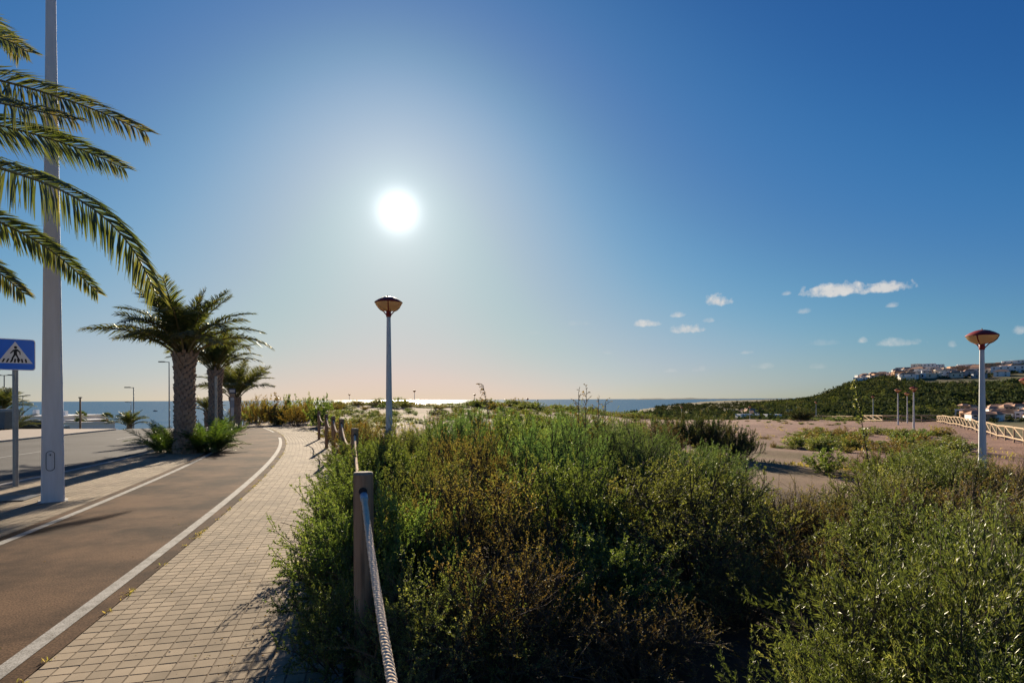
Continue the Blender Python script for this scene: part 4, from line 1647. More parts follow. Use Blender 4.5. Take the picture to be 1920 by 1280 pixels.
def crossing_sign():
    p = gp(29.5, 911)
    d = p.y
    yaw = math.atan2(-p.x, p.y)          # turned towards the viewer
    o = thing('crossing_sign', 'blue square pedestrian crossing sign on a grey post', 'sign', (p.x, p.y, 0), yaw)
    mb = MB()
    top = at(29.5, 640, d).z
    mb.tube([(0, 0, -.1), (0, 0, top - .03)], .046, 14)
    mb.build('post', M['galv'], o, smooth=True, autosmooth=50)
    s = .31
    zc = (at(29.5, 636, d).z + at(29.5, 694, d).z) / 2
    s = (at(29.5, 636, d).z - at(29.5, 694, d).z) / 2

    def plate(name, poly, y0, y1, m_, par):
        mb = MB()
        n_ = len(poly)
        V = [(x, y0, z) for x, z in poly] + [(x, y1, z) for x, z in poly]
        mb.add(V, [tuple(range(n_)), tuple(range(n_, 2 * n_))[::-1]] + [(i, n_ + i, n_ + (i + 1) % n_, (i + 1) % n_) for i in range(n_)])
        return mb.build(name, m_, par)

    def rsq(h_, r_):
        q = []
        for cx, cz, a0 in ((h_ - r_, h_ - r_, 0), (-h_ + r_, h_ - r_, 90), (-h_ + r_, -h_ + r_, 180), (h_ - r_, -h_ + r_, 270)):
            for k in range(6):
                a = R(a0 + 18 * k)
                q.append((cx + r_ * math.cos(a), zc + cz + r_ * math.sin(a)))
        return q
    pl = plate('panel', rsq(s, .05), -.062, -.085, M['signwhite'], o)
    plate('blue_field', rsq(s - .014, .04), -.0852, -.0872, M['blue'], pl)
    k = s
    plate('white_triangle', [(0, zc + .84 * k), (-.86 * k, zc - .56 * k), (.86 * k, zc - .56 * k)], -.0874, -.0894, M['signwhite'], pl)
    # walking figure and stripes
    def P(pts, nm='pedestrian'):
        return plate(nm, [(x * k, zc + z * k) for x, z in pts], -.0896, -.0912, M['dark'], pl)
    fig = [(.03, .36), (-.10, .30), (-.26, .08), (-.22, .04), (-.07, .20), (-.07, .02), (-.17, -.22), (-.20, -.44), (-.13, -.45), (-.07, -.20), (.02, -.04),
           (.10, -.22), (.20, -.42), (.27, -.39), (.16, -.16), (.09, .04), (.09, .22), (.20, .14), (.22, -.02), (.27, 0), (.26, .18), (.13, .34)]
    P(fig[::-1])
    P([(.02 + .085 * math.cos(a * .5236), .46 + .085 * math.sin(a * .5236)) for a in range(12)])
    for i, x0 in enumerate((-.66, -.46, -.27, -.07, .12, .31, .50)):
        lean = .10 if x0 < -.1 else (-.04 if x0 > 0 else .03)
        P([(x0, -.51), (x0 + .09, -.51), (x0 + .09 + lean, -.27), (x0 + lean, -.27)], 'stripe')


crossing_sign()


def posts_on_strip():
    p = at(405, CY, 20.5)
    o = thing('grey_post', 'plain grey metal post in front of the second palm', 'post', (p.x, p.y, 0))
    mb = MB()
    mb.tube([(0, 0, -.1), (0, 0, at(405, 705, p.y).z)], .042, 10)
    mb.build('shaft', M['galv'], o, smooth=True, autosmooth=50)
    p = at(435.5, CY, 28.3)
    p.z = 0
    o = thing('bus_stop_sign', 'bus stop sign with navy head and timetable panels on a grey post', 'sign', (p.x, p.y, 0), math.atan2(-p.x, p.y))
    d = p.y
    def zz(py):
        return at(436, py, d).z
    mb = MB()
    mb.tube([(0, 0, -.1), (0, 0, zz(730))], .05, 10)
    mb.build('post', M['galv'], o, smooth=True, autosmooth=50)
    def panel(nm, w, y0, y1, m_, dy=0, par=None):
        mb = MB()
        mb.box((0, -.07 - dy, (zz(y0) + zz(y1)) / 2), (w, .03, abs(zz(y0) - zz(y1))))
        return mb.build(nm, m_, par or o)
    h_ = panel('head_panel', .30, 728, 737, M['navy'])
    panel('head_plate', .23, 730.2, 735.2, M['notice'], .017, h_)
    panel('route_panel', .24, 738, 744, M['tan'])
    t1 = panel('timetable', .18, 745, 763, M['greyb'])
    panel('timetable_heading', .15, 745.5, 750, M['notice'], .017, t1)
    panel('notice', .14, 763.6, 779, M['notice'])
    p = at(451.5, CY, 33.0)
    o = thing('thin_pole', 'thin dark pole at the bend of the cycle path', 'pole', (p.x, p.y, 0))
    mb = MB()
    mb.tube([(0, 0, -.1), (0, 0, at(451, 722, p.y).z)], .022, 8)
    mb.build('shaft', M['darkmetal'], o, smooth=True, autosmooth=50)


posts_on_strip()


# ------------------------------------------------------------------ rope fence
def rope_fence():
    tops = [(-1.0, .75, -1.6, 1.15)]
    spec = [(681, 3.4, 885), (665, 9.2, 803), (640, 13.4, 785), (625, 16.3, 780), (612, 19.6, 776), (598, 24, 771)]
    ord_ = ['nearest', 'second', 'third', 'fourth', 'fifth', 'sixth and farthest']
    pts = [Vector((.72, -1.7, 1.18))]
    for i, (px, d, pt_) in enumerate(spec):
        a = at(px, pt_, d)
        rad = .058
        z0 = gz(a.x, a.y)
        o = thing('rope_post', '%s round wooden rope post at the sidewalk edge' % ord_[i], 'post', (a.x, a.y, z0), .3 * i, 'rope posts along the sidewalk')
        H = a.z - z0
        n = 20
        mb = MB()
        zs = np.linspace(-.2, H - .012, 12)
        V, F = [], []
        for k, z in enumerate(zs):
            for j in range(n):
                th = 2 * math.pi * j / n
                r_ = rad * (1 + .02 * math.sin(3 * th + i) + .012 * math.sin(7 * th + z * 2))
                crack = 1 - .14 * math.exp(-((th - 4.42 - .05 * math.sin(z * 4)) / .09) ** 2)
                V.append((r_ * crack * math.cos(th), r_ * crack * math.sin(th), z))
        for k in range(len(zs) - 1):
            for j in range(n):
                F.append((k * n + j, k * n + (j + 1) % n, (k + 1) * n + (j + 1) % n, (k + 1) * n + j))
        mb.add(V, F)
        sh = mb.build('shaft', M['wood'], o, smooth=True, autosmooth=40)
        mb = MB()
        mb.lathe([(rad * .985, -.012), (rad * .94, .0), (.5 * rad, .003), (.001, .004)], n, (0, 0, H))
        mb.build('top', M['woodtop'], o, smooth=True)
        # rope hole
        dirn = Vector((spec[i][0] - 0, 0, 0))
        mb = MB()
        mb.lathe([(.024, -.004), (.024, .004), (.001, .004)], 14)
        hole = mb.build('rope_hole', M['dark'], o)
        yaw = math.radians(-103 if i == 0 else -105)
        hole.rotation_euler = (R(90), 0, R(0) - o.rotation_euler.z + (.22 if i == 0 else .3))
        hy = -.3 * i
        v = Matrix.Rotation(-o.rotation_euler.z + (.22 if i == 0 else .3), 3, 'Z') @ Vector((0, -rad - .001, 0))
        hole.location = (v.x, v.y, H - .105)
        pts.append(Vector((a.x, a.y, a.z - .11)))
    # one rope through all posts, three strands twisted round each other
    C = []
    for i, (a, b_) in enumerate(zip(pts[:-1], pts[1:])):
        sag = [.42, .22, .30, .26, .28, .25][i]
        ln = (b_ - a).length
        n = int(ln / .012) if i == 0 else int(ln / (.03 if i == 1 else .06))
        for k in range(n):
            t_ = k / n
            q = a.lerp(b_, t_)
            C.append((q.x, q.y, q.z - sag * 4 * t_ * (1 - t_), i))
    C = np.array(C)
    rp = thing('rope', 'thick twisted natural rope strung through the wooden posts', 'rope')
    tang = unit(np.gradient(C[:, :3], axis=0))
    a_ = unit(np.cross(tang, np.array((0, 0, 1.0))))
    b_ = np.cross(a_, tang)
    sl = np.concatenate([[0], np.cumsum(np.linalg.norm(np.diff(C[:, :3], axis=0), axis=1))])
    for j in range(3):
        ph = sl / .062 * 2 * math.pi + j * 2 * math.pi / 3
        Q = C[:, :3] + .0078 * (np.cos(ph)[:, None] * a_ + np.sin(ph)[:, None] * b_)
        mb = MB()
        mb.tube(Q, .0112, 7)
        mb.build('strand', M['rope'], rp, smooth=True)
    # blue plastic sleeve where the rope leaves the nearest post
    k0 = int(np.argmin(np.abs(C[:, 3] - 0) * 0 + np.linalg.norm(C[:, :3] - np.array(pts[1]), axis=1)))
    seg = C[max(0, k0 - 10):k0 - 4, :3]
    mb = MB()
    mb.tube(seg, .0225, 12)
    mb.build('sleeve', M['sleeve'], rp, smooth=True)


rope_fence()


# ------------------------------------------------------------------ promenade lamps
def lamp_proto():
    o = thing('street_lamp', 'promenade lamp', 'street lamp')
    H = 3.62
    mb = MB()
    prof = [(.095, -.3), (.092, .02), (.088, .9), (.080, .95), (.048, H)]
    mb.lathe(prof, 10)
    mb.build('pole', M['lampwhite'], o)
    mb = MB()
    mb.lathe([(.052, H - .02), (.062, H), (.058, H + .14), (.05, H + .15)], 14)
    mb.build('collar', M['red'], o, smooth=True, autosmooth=40)
    # bowl
    b0 = H + .12
    mb = MB()
    mb.lathe([(.05, b0), (.13, b0 + .018), (.21, b0 + .055), (.275, b0 + .115), (.305, b0 + .16), (.318, b0 + .20)], 32)
    mb.build('bowl', M['bowl'], o, smooth=True)
    mb = MB()
    mb.lathe([(.315, b0 + .195), (.335, b0 + .205), (.325, b0 + .222), (.25, b0 + .275), (.15, b0 + .325), (.07, b0 + .345), (.001, b0 + .35)], 32)
    cap = mb.build('cap', M['red'], o, smooth=True, autosmooth=50)
    mb = MB()
    for dx in (-.02, .02):
        mb.tube([(dx, 0, b0 + .345), (dx, 0, b0 + .385)], .008, 6)
    mb.build('finial', M['darkmetal'], cap)
    mb = MB()
    mb.tube([(0, 0, b0 - .02), (0, 0, b0 + .26)], .028, 10)
    mb.build('lamp_holder', M['darkmetal'], o)
    for k in range(3):
        a = k * 2 * math.pi / 3 + .5
        mb = MB()
        q = [(.055, H + .03), (.14, b0 + .008), (.222, b0 + .05), (.29, b0 + .115), (.333, b0 + .205)]
        P = [(r_ * math.cos(a), r_ * math.sin(a), z) for r_, z in q]
        mb.tube(P, .014, 6)
        mb.build('arm', M['red'], o, smooth=True)
    return o, b0 + .39


LAMPS = [  # px, depth, top py, label
    (728.5, 13.6, 553, 'lamp with domed head rising in the centre below the sun'),
    (1841, 13.9, 615, 'white lamp with a dark red head at the right, nearest of the right-hand lamps'),
    (1713, 51, 724, 'tallest-looking of the three white lamps clustered before the fence'),
    (1683.5, 63, 728, 'leftmost of the three white lamps clustered before the fence'),
    (1701, 76, 735, 'middle and farthest of the three white lamps clustered before the fence'),
    (1637, 110, 742, 'small white lamp just left of the cluster of three'),
    (1530, 118, 752, 'white lamp at the far edge of the pinkish sand'),
    (1406, 128, 761, 'white lamp at the far edge of the sand above the clearing'),
    (1278, 126, 761, 'faint lamp behind the dark tamarisk clump'),
    (1925, 31, 706, 'lamp whose dark red head just touches the right edge of the picture'),
    (655, 150, 738, 'small lamp silhouetted on the dune skyline, left of the central lamp'),
    (777, 118, 731, 'small lamp silhouetted on the skyline just right of the central lamp'),
    (890, 128, 738, 'small lamp on the skyline left of the tall dry weed'),
    (948, 165, 748, 'distant lamp against the sea right of the tall dry weed'),
    (989, 132, 746, 'distant white lamp against the sea in the middle of the skyline'),
    (1008, 180, 749, 'faintest distant lamp against the sea in the middle of the skyline'),
    (520, 118, 745, 'tiny lamp above the shrub row at the end of the path'),
]
lp, LTOP = lamp_proto()
for i, (px, d, pt_, lb) in enumerate(LAMPS):
    o = lp if i == 0 else copy_tree(lp)
    a = at(px, pt_, d)
    o.location = (a.x, a.y, a.z - LTOP)
    zb = gz(a.x, a.y)
    o.rotation_euler = (0, 0, [.2, 1.15, 0.4, 1.0, .3][i % 5])
    tag(o, lb, 'street lamp', 'promenade lamps')
    gap = o.location.z - zb
    if gap > .25:                       # where the ground lies lower the pole simply starts lower
        for ch in o.children:
            if ch.name.startswith('pole') and i > 0:
                ch.scale.z = (3.62 + gap) / 3.62
                ch.location.z = -gap * 1.0


# ------------------------------------------------------------------ wooden rail fence on the right
def rail_fence(label, pts, post_h=1.05, step=2.4, fat=1.0):
    o = thing('rail_fence', label, 'fence')
    P = [Vector((x, y, 0)) for x, y in pts]
    # resample
    out_ = [P[0]]
    acc = 0
    for a, b_ in zip(P[:-1], P[1:]):
        n = max(1, round((b_ - a).length / step))
        for k in range(1, n + 1):
            out_.append(a.lerp(b_, k / n))
    for q in out_:
        q.z = gz(q.x, q.y)
    for q in out_:
        mb = MB()
        mb.tube([(q.x, q.y, q.z - .2), (q.x, q.y, q.z + post_h)], .055, 7)
        mb.build('post', M['rail'], o)
    for a, b_ in zip(out_[:-1], out_[1:]):
        for hh in (post_h - .07, .28):
            mb = MB()
            mb.tube([(a.x, a.y, a.z + hh), (b_.x, b_.y, b_.z + hh)], .05 * fat, 6)
            mb.build('rail', M['rail'], o)
        mb = MB()
        mb.tube([(a.x, a.y, a.z + .30), (b_.x, b_.y, b_.z + post_h - .10)], .04 * fat, 6)
        mb.build('brace', M['rail'], o)


def xy(px, d):
    return ((px - CX) / FPX * d, d)


rail_fence('pale wooden fence with diagonal braces sweeping in from the right edge', [xy(1990, 28.5), xy(1920, 34), xy(1870, 41), xy(1830, 48.5), xy(1795, 58), xy(1772, 67), xy(1757, 76)])
rail_fence('straight pale wooden fence behind the three lamps', [xy(1757, 79.5), xy(1728, 81), xy(1690, 83), xy(1655, 86), xy(1620, 93)], fat=1.6)
rail_fence('distant low fence line at the far edge of the sand', [xy(1600, 103), xy(1560, 112), xy(1500, 121)], .9, 3.2)

# pinkish path slab below the fence on the right and near clearing edge
# ------------------------------------------------------------------ houses
HP = {}


def house(label, px, d, w, dp, h, wall, roof='flat', group=None, z=None, storeys=2, yaw=None, nwin=3):
    a = at(px, CY, d)
    zz = gz(a.x, a.y) - .6 if z is None else z
    o = thing('house', label, 'house', (a.x, a.y, zz), (random.uniform(-.5, .5) - math.atan2(a.x, a.y)) if yaw is None else yaw, group)
    mb = MB()
    mb.box((0, 0, h / 2), (w, dp, h))
    mb.build('wall', M[wall], o)
    mb = MB()
    if roof == 'flat':
        for sx, sy, cx, cy in ((w + .1, .3, 0, -dp / 2), (w + .1, .3, 0, dp / 2), (.3, dp - .5, -w / 2, 0), (.3, dp - .5, w / 2, 0)):
            mb.box((cx, cy, h + .28), (sx, sy, .6))
        mb.build('parapet', M[wall], o)
    else:
        e = .5
        hr = .26 * min(w, dp)
        V = [(-w / 2 - e, -dp / 2 - e, h + .01), (w / 2 + e, -dp / 2 - e, h + .01), (w / 2 + e, dp / 2 + e, h + .01), (-w / 2 - e, dp / 2 + e, h + .01),
             (-w / 4, 0, h + hr), (w / 4, 0, h + hr)]
        mb.add(V, [(0, 1, 5, 4), (1, 2, 5), (2, 3, 4, 5), (3, 0, 4), (3, 2, 1, 0)])
        mb.build('roof', M['terracotta'], o)
    for s_ in range(storeys):
        for k in range(nwin):
            mb = MB()
            mb.box((w * ((k + .5) / nwin - .5), -dp / 2 - .02, h * (s_ + .55) / storeys), (min(1.6, w / nwin * .5), .12, h / storeys * .45))
            mb.build('window', M['glass'], o)
    return o


g = np.random.default_rng(21)


def crest_d(px):
    return 900


HILLH = []
# terraces of houses near the crest: px, row (0 crest .. 3 lower), width etc.
big = [(1700, 0, 26, 12, 9, 'greyb', 'grey flat-roofed apartment block on the hill crest', 4), (1718, 0, 10, 10, 13, 'cream', 'cream stair tower beside the grey block on the hill crest', 1),
       (1736, 0, 24, 12, 12, 'white', 'pale apartment block right of the cream tower on the hill', 5), (1757, 0, 16, 12, 10, 'white', 'white apartment block on the crest left of the tall lamp', 4),
       (1752, 2, 16, 10, 6, 'orange', 'small orange villa below the pale apartment block', 3), (1797, 2, 22, 12, 9, 'orange', 'large orange villa left of the tall lamp pole', 4),
       (1858, 1, 20, 12, 9, 'orange', 'orange terracotta house right of the tall lamp pole', 3), (1893, 3, 34, 12, 8, 'white', 'long white villa at the edge of the wood right of the tall lamp', 5),
       (1812, 0, 22, 12, 8, 'white', 'white house on the crest behind the tall lamp head', 4), (1770, 3, 20, 10, 6, 'cream', 'cream house at the upper edge of the wood', 4),
       (1820, 3, 22, 10, 6, 'greyb', 'blue-grey house at the upper edge of the wood left of the lamp pole', 4)]
for px, row, w, dp, h, wl, lb, nw in big:
    house(lb, px, 870 - row * 52, w, dp, h, wl, 'flat', None, storeys=3 if h > 8 else 2, nwin=nw)
for i in range(96):
    px = g.uniform(1612, 1930)
    row = g.uniform(0, 4.2) if px > 1690 else g.uniform(0, 2.2)
    d = 872 - row * 50
    w, dp, h = g.uniform(8, 17), g.uniform(8, 12), g.uniform(4.5, 8)
    wl = str(g.choice(['white', 'white', 'cream', 'cream', 'tan', 'greyb', 'orange'], p=[.28, .2, .2, .1, .1, .07, .05]))
    rf = 'flat' if g.random() < .6 else 'tile'
    HILLH.append((px, d, w, dp, h, wl, rf))
HILLH.sort()
CN = {'white': 'white', 'cream': 'cream', 'tan': 'tan', 'greyb': 'grey', 'orange': 'orange'}
RN = {'flat': 'flat-roofed', 'tile': 'tile-roofed'}
labs = []
for (px, d, w, dp, h, wl, rf) in HILLH:
    row = 'on the hill crest' if d > 830 else ('on the middle hill terrace' if d > 770 else 'just above the hillside wood')
    labs.append('small %s %s house %s' % (CN[wl], RN[rf], row))
for (px, d, w, dp, h, wl, rf), lb in zip(HILLH, number_labels(labs)):
    house(lb, px, d, w, dp, h, wl, rf, 'houses of the hill town', nwin=2, storeys=1 if h < 6 else 2)
# houses in the valley below the fence
VAL = []
for i in range(64):
    px = g.uniform(1805, 1990)
    d = g.uniform(318, 430)
    VAL.append((px, d, g.uniform(5, 8.5), g.uniform(5, 8), g.uniform(3, 4.6), str(g.choice(['white', 'white', 'white', 'cream', 'tan', 'orange'])), 'tile' if g.random() < .65 else 'flat'))
VAL.sort()
labs = ['%s %s house in the %s row below the fence' % (CN[v[5]], RN[v[6]], 'front' if v[1] < 355 else ('middle' if v[1] < 392 else 'back')) for v in VAL]
for (px, d, w, dp, h, wl, rf), lb in zip(VAL, number_labels(labs)):
    house(lb, px, d, w, dp, h, wl, rf, 'houses of the valley town', nwin=2)
VAL2 = []
for i in range(12):
    px = g.uniform(1385, 1500)
    d = g.uniform(330, 520)
    VAL2.append((px, d, g.uniform(6, 12), g.uniform(6, 9), g.uniform(2.8, 4), str(g.choice(['white', 'cream', 'tan', 'white'])), 'tile' if g.random() < .5 else 'flat'))
VAL2.sort()
labs = ['%s %s house among trees %s beyond the sand' % (CN[v[5]], RN[v[6]], 'just' if v[1] < 450 else 'far') for v in VAL2]
for (px, d, w, dp, h, wl, rf), lb in zip(VAL2, number_labels(labs)):
    house(lb, px, d, w, dp, h, wl, rf, 'scattered houses beyond the sand', nwin=2, storeys=1)


# ------------------------------------------------------------------ woods: masses of trees
def woods(name, label, pos, size, seed, mat_, ncl=10):
    """many small broad-crowned trees as one mass: each crown is a heap of leafy clumps of small faces"""
    g2 = np.random.default_rng(seed)
    n = len(pos)
    k = ncl * 9
    tot = n * k
    ti = np.repeat(np.arange(n), k)
    sz = size * g2.uniform(.6, 1.35, n)
    cen = g2.normal(size=(n, ncl, 3))
    cen = unit(cen) * (g2.random((n, ncl, 1)) ** .4)
    cen[:, :, 2] = np.abs(cen[:, :, 2]) * .75 + .15
    C = np.repeat(cen.reshape(-1, 3), 9, axis=0) * sz[ti][:, None]
    P = pos[ti] + C + g2.normal(0, .26, (tot, 3)) * sz[ti][:, None] * np.array((1, 1, .7))
    D = unit(g2.normal(size=(tot, 3)))
    Ln = sz[ti] * g2.uniform(.28, .6, tot)
    V, F = leaf_quads(P, D, Ln, Ln * .75, g2)
    rnd = np.clip(np.repeat(g2.normal(.42, .32, n), k) * .75 + g2.random(tot) * .35, 0, 1)
    me = mesh_np(name, V, F, attr=np.repeat(rnd, 4))
    me.materials.append(mat_)
    tag(link(name, me), label, 'wood', None, 'stuff')


def scatter(n, fpx, fd, seed, test=None):
    g2 = np.random.default_rng(seed)
    px = g2.uniform(*fpx, n)
    d = g2.uniform(*fd, n)
    x = (px - CX) / FPX * d
    if test is not None:
        ok = test(x, d, px, g2)
        x, d = x[ok], d[ok]
    return np.stack([x, d, ground_z(x, d)], 1)


_lim = lambda px: np.interp(px, [1400, 1600, 1680, 1760, 2000], [860, 800, 715, 610, 600])
woods('hillside_wood', 'dark green wood covering the hillside below the houses',
      scatter(1700, (1400, 2060), (400, 860), 1, lambda x, d, px, g2: (wob(x * .016, d * .016) > -.25) & (d < _lim(px)) & ((px < 1795) | (d > 440))), 4.3, 1, L['wood'], 9)
woods('hillside_scrub', 'lighter green scrub between the trees of the hillside',
      scatter(3800, (1400, 2060), (390, 900), 11, lambda x, d, px, g2: (d < _lim(px) + 12) & ((px < 1800) | (d > 440))), 2.9, 11, L['scrub'], 5)
woods('hill_top_trees', 'scattered trees between the houses on the hill', scatter(620, (1560, 2000), (680, 885), 2), 2.7, 2, L['wood'], 7)
woods('valley_wood', 'trees and scrub of the valley floor beyond the sand',
      scatter(750, (1180, 1800), (215, 480), 3, lambda x, d, px, g2: (wob(x * .02, d * .02) > -.35)), 3.0, 3, L['wood'], 7)
woods('coastal_wood', 'low dark tree line along the distant coast',
      scatter(1700, (1230, 1700), (480, 1900), 4, lambda x, d, px, g2: (d < np.interp(px, [1230, 1290, 1400, 1700], [820, 1500, 1900, 1900])) & (wob(x * .008, d * .008) > -.3)), 3.4, 4, L['wood'], 6)
woods('valley_town_trees', 'trees between the houses of the valley town', scatter(150, (1780, 1990), (300, 510), 5), 2.1, 5, L['wood'], 7)


# ------------------------------------------------------------------ left background: over the crest of the road
def road_lamp(label, px, d, py_top, side, arm=1.6, double=False):
    a = at(px, py_top, d)
    z0 = gz(a.x, a.y) - .2
    o = thing('road_lamp', label, 'street lamp', (a.x, a.y, z0), 0, 'road lamps over the crest')
    H = a.z - z0
    mb = MB()
    mb.tube([(0, 0, 0), (0, 0, H)], [.09, .045], 8)
    mb.build('pole', M['galv'], o)
    for s_ in ((side, -side) if double else (side,)):
        mb = MB()
        mb.tube([(0, 0, H - .05), (s_ * arm * .5, 0, H)], .035, 6)
        mb.box((s_ * arm * .75, 0, H + .0), (arm * .55, .3, .10))
        mb.build('head', M['darkmetal'], o)


road_lamp('tall road lamp just left of the stout palm', 317, 58, 678, -1, 1.0)
road_lamp('road lamp right of the low palm over the crest', 250.5, 62, 726, -1, .9)
road_lamp('fainter road lamp just left of the low palm over the crest', 245.5, 95, 753, -1, .9)
road_lamp('road lamp between the sign and the tall mast', 43, 78, 741, 1, .9)
road_lamp('double-armed road lamp at the left edge below the sign', 8, 52, 703, 1, .9, True)


def small_palm(label, px, d, py, Lf, nf, H, seed):
    a = at(px, py, d)
    z0 = gz(a.x, a.y)
    palm(label, a.x, a.y, z0, max(.6, a.z - z0), .22, .20, Lf, nf, seed, low=4, group='palms over the crest', nsc=60)


small_palm('low date palm rising from behind the crest of the road', 243, 50, 797, 1.7, 26, 1, 51)
small_palm('low date palm behind the foot of the crossing sign', 26, 40, 803, 1.7, 26, 1, 52)
small_palm('date palm at the left edge below the crossing sign', 4, 40, 768, 2.0, 30, 1, 53)
small_palm('small date palm behind the suckers between first and second palm', 388, 46, 770, 1.5, 22, 1, 54)


def fan_palm(label, px, d, py, seed):
    g2 = np.random.default_rng(seed)
    a = at(px, py, d)
    z0 = gz(a.x, a.y)
    o = thing('fan_palm', label, 'palm tree', (a.x, a.y, z0), 0, 'fan palms over the crest')
    H = a.z - z0
    mb = MB()
    mb.tube([(0, 0, -.2), (0, 0, H * .5), (0, 0, H)], [.2, .14, .12], 8)
    mb.build('trunk', M['bark'], o)
    V, F = [], []
    for i in range(30):
        az = i * 2.4
        el = R(75 - 125 * i / 29)
        dr = np.array((math.cos(az) * math.cos(el), math.sin(az) * math.cos(el), math.sin(el)))
        p0 = np.array((0, 0, H)) + dr * .42
        lat = unit(np.cross(dr, np.array((.1, .2, 1.0))))
        nn = np.cross(lat, dr)
        for j in range(9):
            th = (j - 4) * .3
            dd = dr * math.cos(th) + lat * math.sin(th)
            q = p0 + dd * .48 - np.array((0, 0, .06))
            w = nn * .0 + np.cross(dd, nn) * .045
            b0 = len(V)
            V += [p0, (p0 + q) / 2 + w, q, (p0 + q) / 2 - w]
            F.append((b0, b0 + 1, b0 + 2, b0 + 3))
        b0 = len(V)
        V += [np.array((0, 0, H)) + lat * .012, p0 + lat * .012, p0 - lat * .012, np.array((0, 0, H)) - lat * .012]
        F.append((b0, b0 + 1, b0 + 2, b0 + 3))
    me = mesh_np('crown', np.array(V), np.array(F), attr=g2.random(len(V)))
    me.materials.append(L['fan'])
    link('crown', me, o)


fan_palm('fan palm in front of the wooden pole beyond the road', 151.5, 68, 781, 1)
fan_palm('fan palm standing alone right of the wooden pole', 200.5, 68, 784, 2)


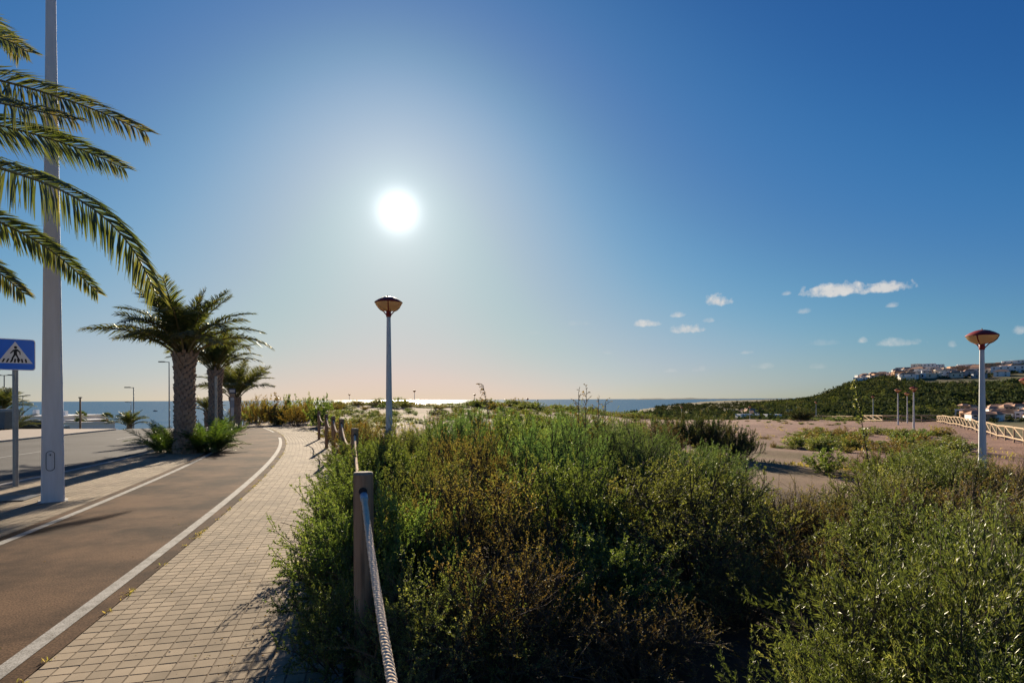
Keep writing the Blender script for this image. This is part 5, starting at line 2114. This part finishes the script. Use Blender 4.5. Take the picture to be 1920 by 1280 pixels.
def misc_left():
    a = at(150, 744, 60)
    z0 = gz(a.x, a.y)
    o = thing('wooden_pole', 'bare wooden pole standing against the sea beyond the road', 'pole', (a.x, a.y, z0))
    mb = MB()
    mb.tube([(0, 0, -.3), (0, 0, (a.z - z0) * .5), (.02, 0, a.z - z0)], [.12, .10, .08], 8)
    mb.build('shaft', M['wood'], o)
    mb = MB()
    mb.box((0.02, 0, a.z - z0 - .06), (.24, .24, .10))
    mb.build('cap', M['darkmetal'], o)
    # white building and wall
    def bld(name, label, cat, px0, px1, d, py0, py1, dp, m_, extra):
        p0, p1 = at(px0, py0, d), at(px1, py0, d)
        zb = gz((p0.x + p1.x) / 2, d) - 1
        o = thing(name, label, cat, ((p0.x + p1.x) / 2, d, zb))
        w = p1.x - p0.x
        h = p0.z - zb
        mb = MB()
        mb.box((0, dp / 2, h / 2), (w, dp, h))
        mb.build('wall', M[m_], o)
        if extra:
            mb = MB()
            mb.box((0, dp / 2, h + .06), (w + .3, dp + .3, .12))
            mb.build('coping', M['white'], o)
        return o, w, h
    o, w, h = bld('beach_house', 'low white house with roof chimneys behind the tall mast', 'house', 30, 120, 88, 781, 800, 9, 'white', True)
    for fx, hh in ((-.42, .9), (-.12, .6), (.2, .7)):
        mb = MB()
        mb.box((w * fx, 3, h + .12 + hh / 2), (.6, .6, hh))
        mb.build('chimney', M['white'], o)
    for k in range(4):
        mb = MB()
        mb.box((w * (-.38 + .24 * k), -.03, h - 1.5), (.9, .1, 1.0))
        mb.build('window', M['glass'], o)
    bld('garden_wall', 'long low white wall beyond the road right of the mast', 'wall', 118, 212, 66, 793, 802, .3, 'white', True)
    o, w, h = bld('beach_house', 'small white house roof showing above the low wall', 'house', 122, 150, 84, 789, 800, 6, 'cream', True)
    # waste container
    a = at(5, 800, 36)
    o = thing('waste_container', 'grey wheeled waste container at the left edge beyond the road', 'container', (a.x, a.y, gz(a.x, a.y) + .08))
    mb = MB()
    mb.add([(-.5, -.45, .2), (.5, -.45, .2), (.5, .45, .2), (-.5, .45, .2), (-.65, -.55, 1.25), (.65, -.55, 1.25), (.65, .55, 1.25), (-.65, .55, 1.25)],
           [(0, 3, 2, 1), (4, 5, 6, 7), (0, 1, 5, 4), (1, 2, 6, 5), (2, 3, 7, 6), (3, 0, 4, 7)])
    mb.build('body', M['bin'], o)
    mb = MB()
    mb.box((0, 0, 1.30), (1.38, 1.2, .1))
    mb.box((0, .1, 1.38), (1.2, .8, .1))
    mb.build('lid', M['galv'], o)
    for sx in (-.45, .45):
        for sy in (-.4, .4):
            mb = MB()
            mb.tube([(sx - .04, sy, .1), (sx + .04, sy, .1)], .1, 12)
            mb.build('wheel', M['tyre'], o)
    # parked car
    a = at(68, 800, 48)
    z0 = gz(a.x, a.y)
    o = thing('parked_car', 'black parked car half hidden behind the tall mast', 'car', (a.x, a.y, a.z - .85), R(8))
    prof = [(-2.1, .3), (-2.15, .6), (-2.05, .85), (-1.2, .95), (-.6, 1.38), (.7, 1.40), (1.45, .98), (2.05, .9), (2.15, .55), (2.1, .3)]
    mb = MB()
    n = len(prof)
    V = []
    for sy, ins in ((-.86, 0), (.86, 0)):
        for x, z in prof:
            k = .82 if z > 1.2 else 1
            V.append((x, sy * k, z))
    mb.add(V, [tuple(range(n))[::-1], tuple(range(n, 2 * n))] + [(i, (i + 1) % n, n + (i + 1) % n, n + i) for i in range(n)])
    mb.build('body', M['carpaint'], o)
    for sy in (-1, 1):
        mb = MB()
        V = [(-1.05, sy * .853, .98), (1.3, sy * .853, .98), (.68, sy * .735, 1.33), (-.56, sy * .735, 1.33)]
        mb.add(V, [(0, 1, 2, 3)])
        mb.build('side_window', M['glass'], o)
    for sx in (-1.3, 1.3):
        for sy in (-.8, .8):
            mb = MB()
            mb.tube([(sx, sy - .1, .32), (sx, sy + .1, .32)], .32, 18)
            wl = mb.build('wheel', M['tyre'], o)
            mb = MB()
            mb.tube([(sx, sy - .11, .32), (sx, sy + .11, .32)], .19, 14)
            mb.build('rim', M['galv'], wl)
    # little boats on the water
    for px, py, lb in ((228, 777, 'small dark boat on the sea, left of the other one'), (291, 771, 'small dark boat on the sea beside the tall road lamp')):
        d = (HC + 15) * FPX / (py - CY + (px - CX) * math.tan(ROLL))
        a = at(px, py, d)
        o = thing('boat', lb, 'boat', (a.x, a.y, -15), 0, 'boats on the sea')
        mb = MB()
        mb.add([(-3, 0, .1), (-2.6, -1, .1), (2, -1, .1), (3.4, 0, .3), (2, 1, .1), (-2.6, 1, .1), (-3.1, 0, 1.0), (-2.8, -1.2, 1.0), (2.2, -1.2, 1.1), (4, 0, 1.5), (2.2, 1.2, 1.1), (-2.8, 1.2, 1.0)],
               [(0, 5, 4, 3, 2, 1), (6, 7, 8, 9, 10, 11)] + [(i, (i + 1) % 6, 6 + (i + 1) % 6, 6 + i) for i in range(6)])
        mb.build('hull', M['darkmetal'], o)
        mb = MB()
        mb.box((-.6, 0, 1.6), (1.8, 1.5, 1.2))
        mb.build('cabin', M['greyb'], o)


misc_left()
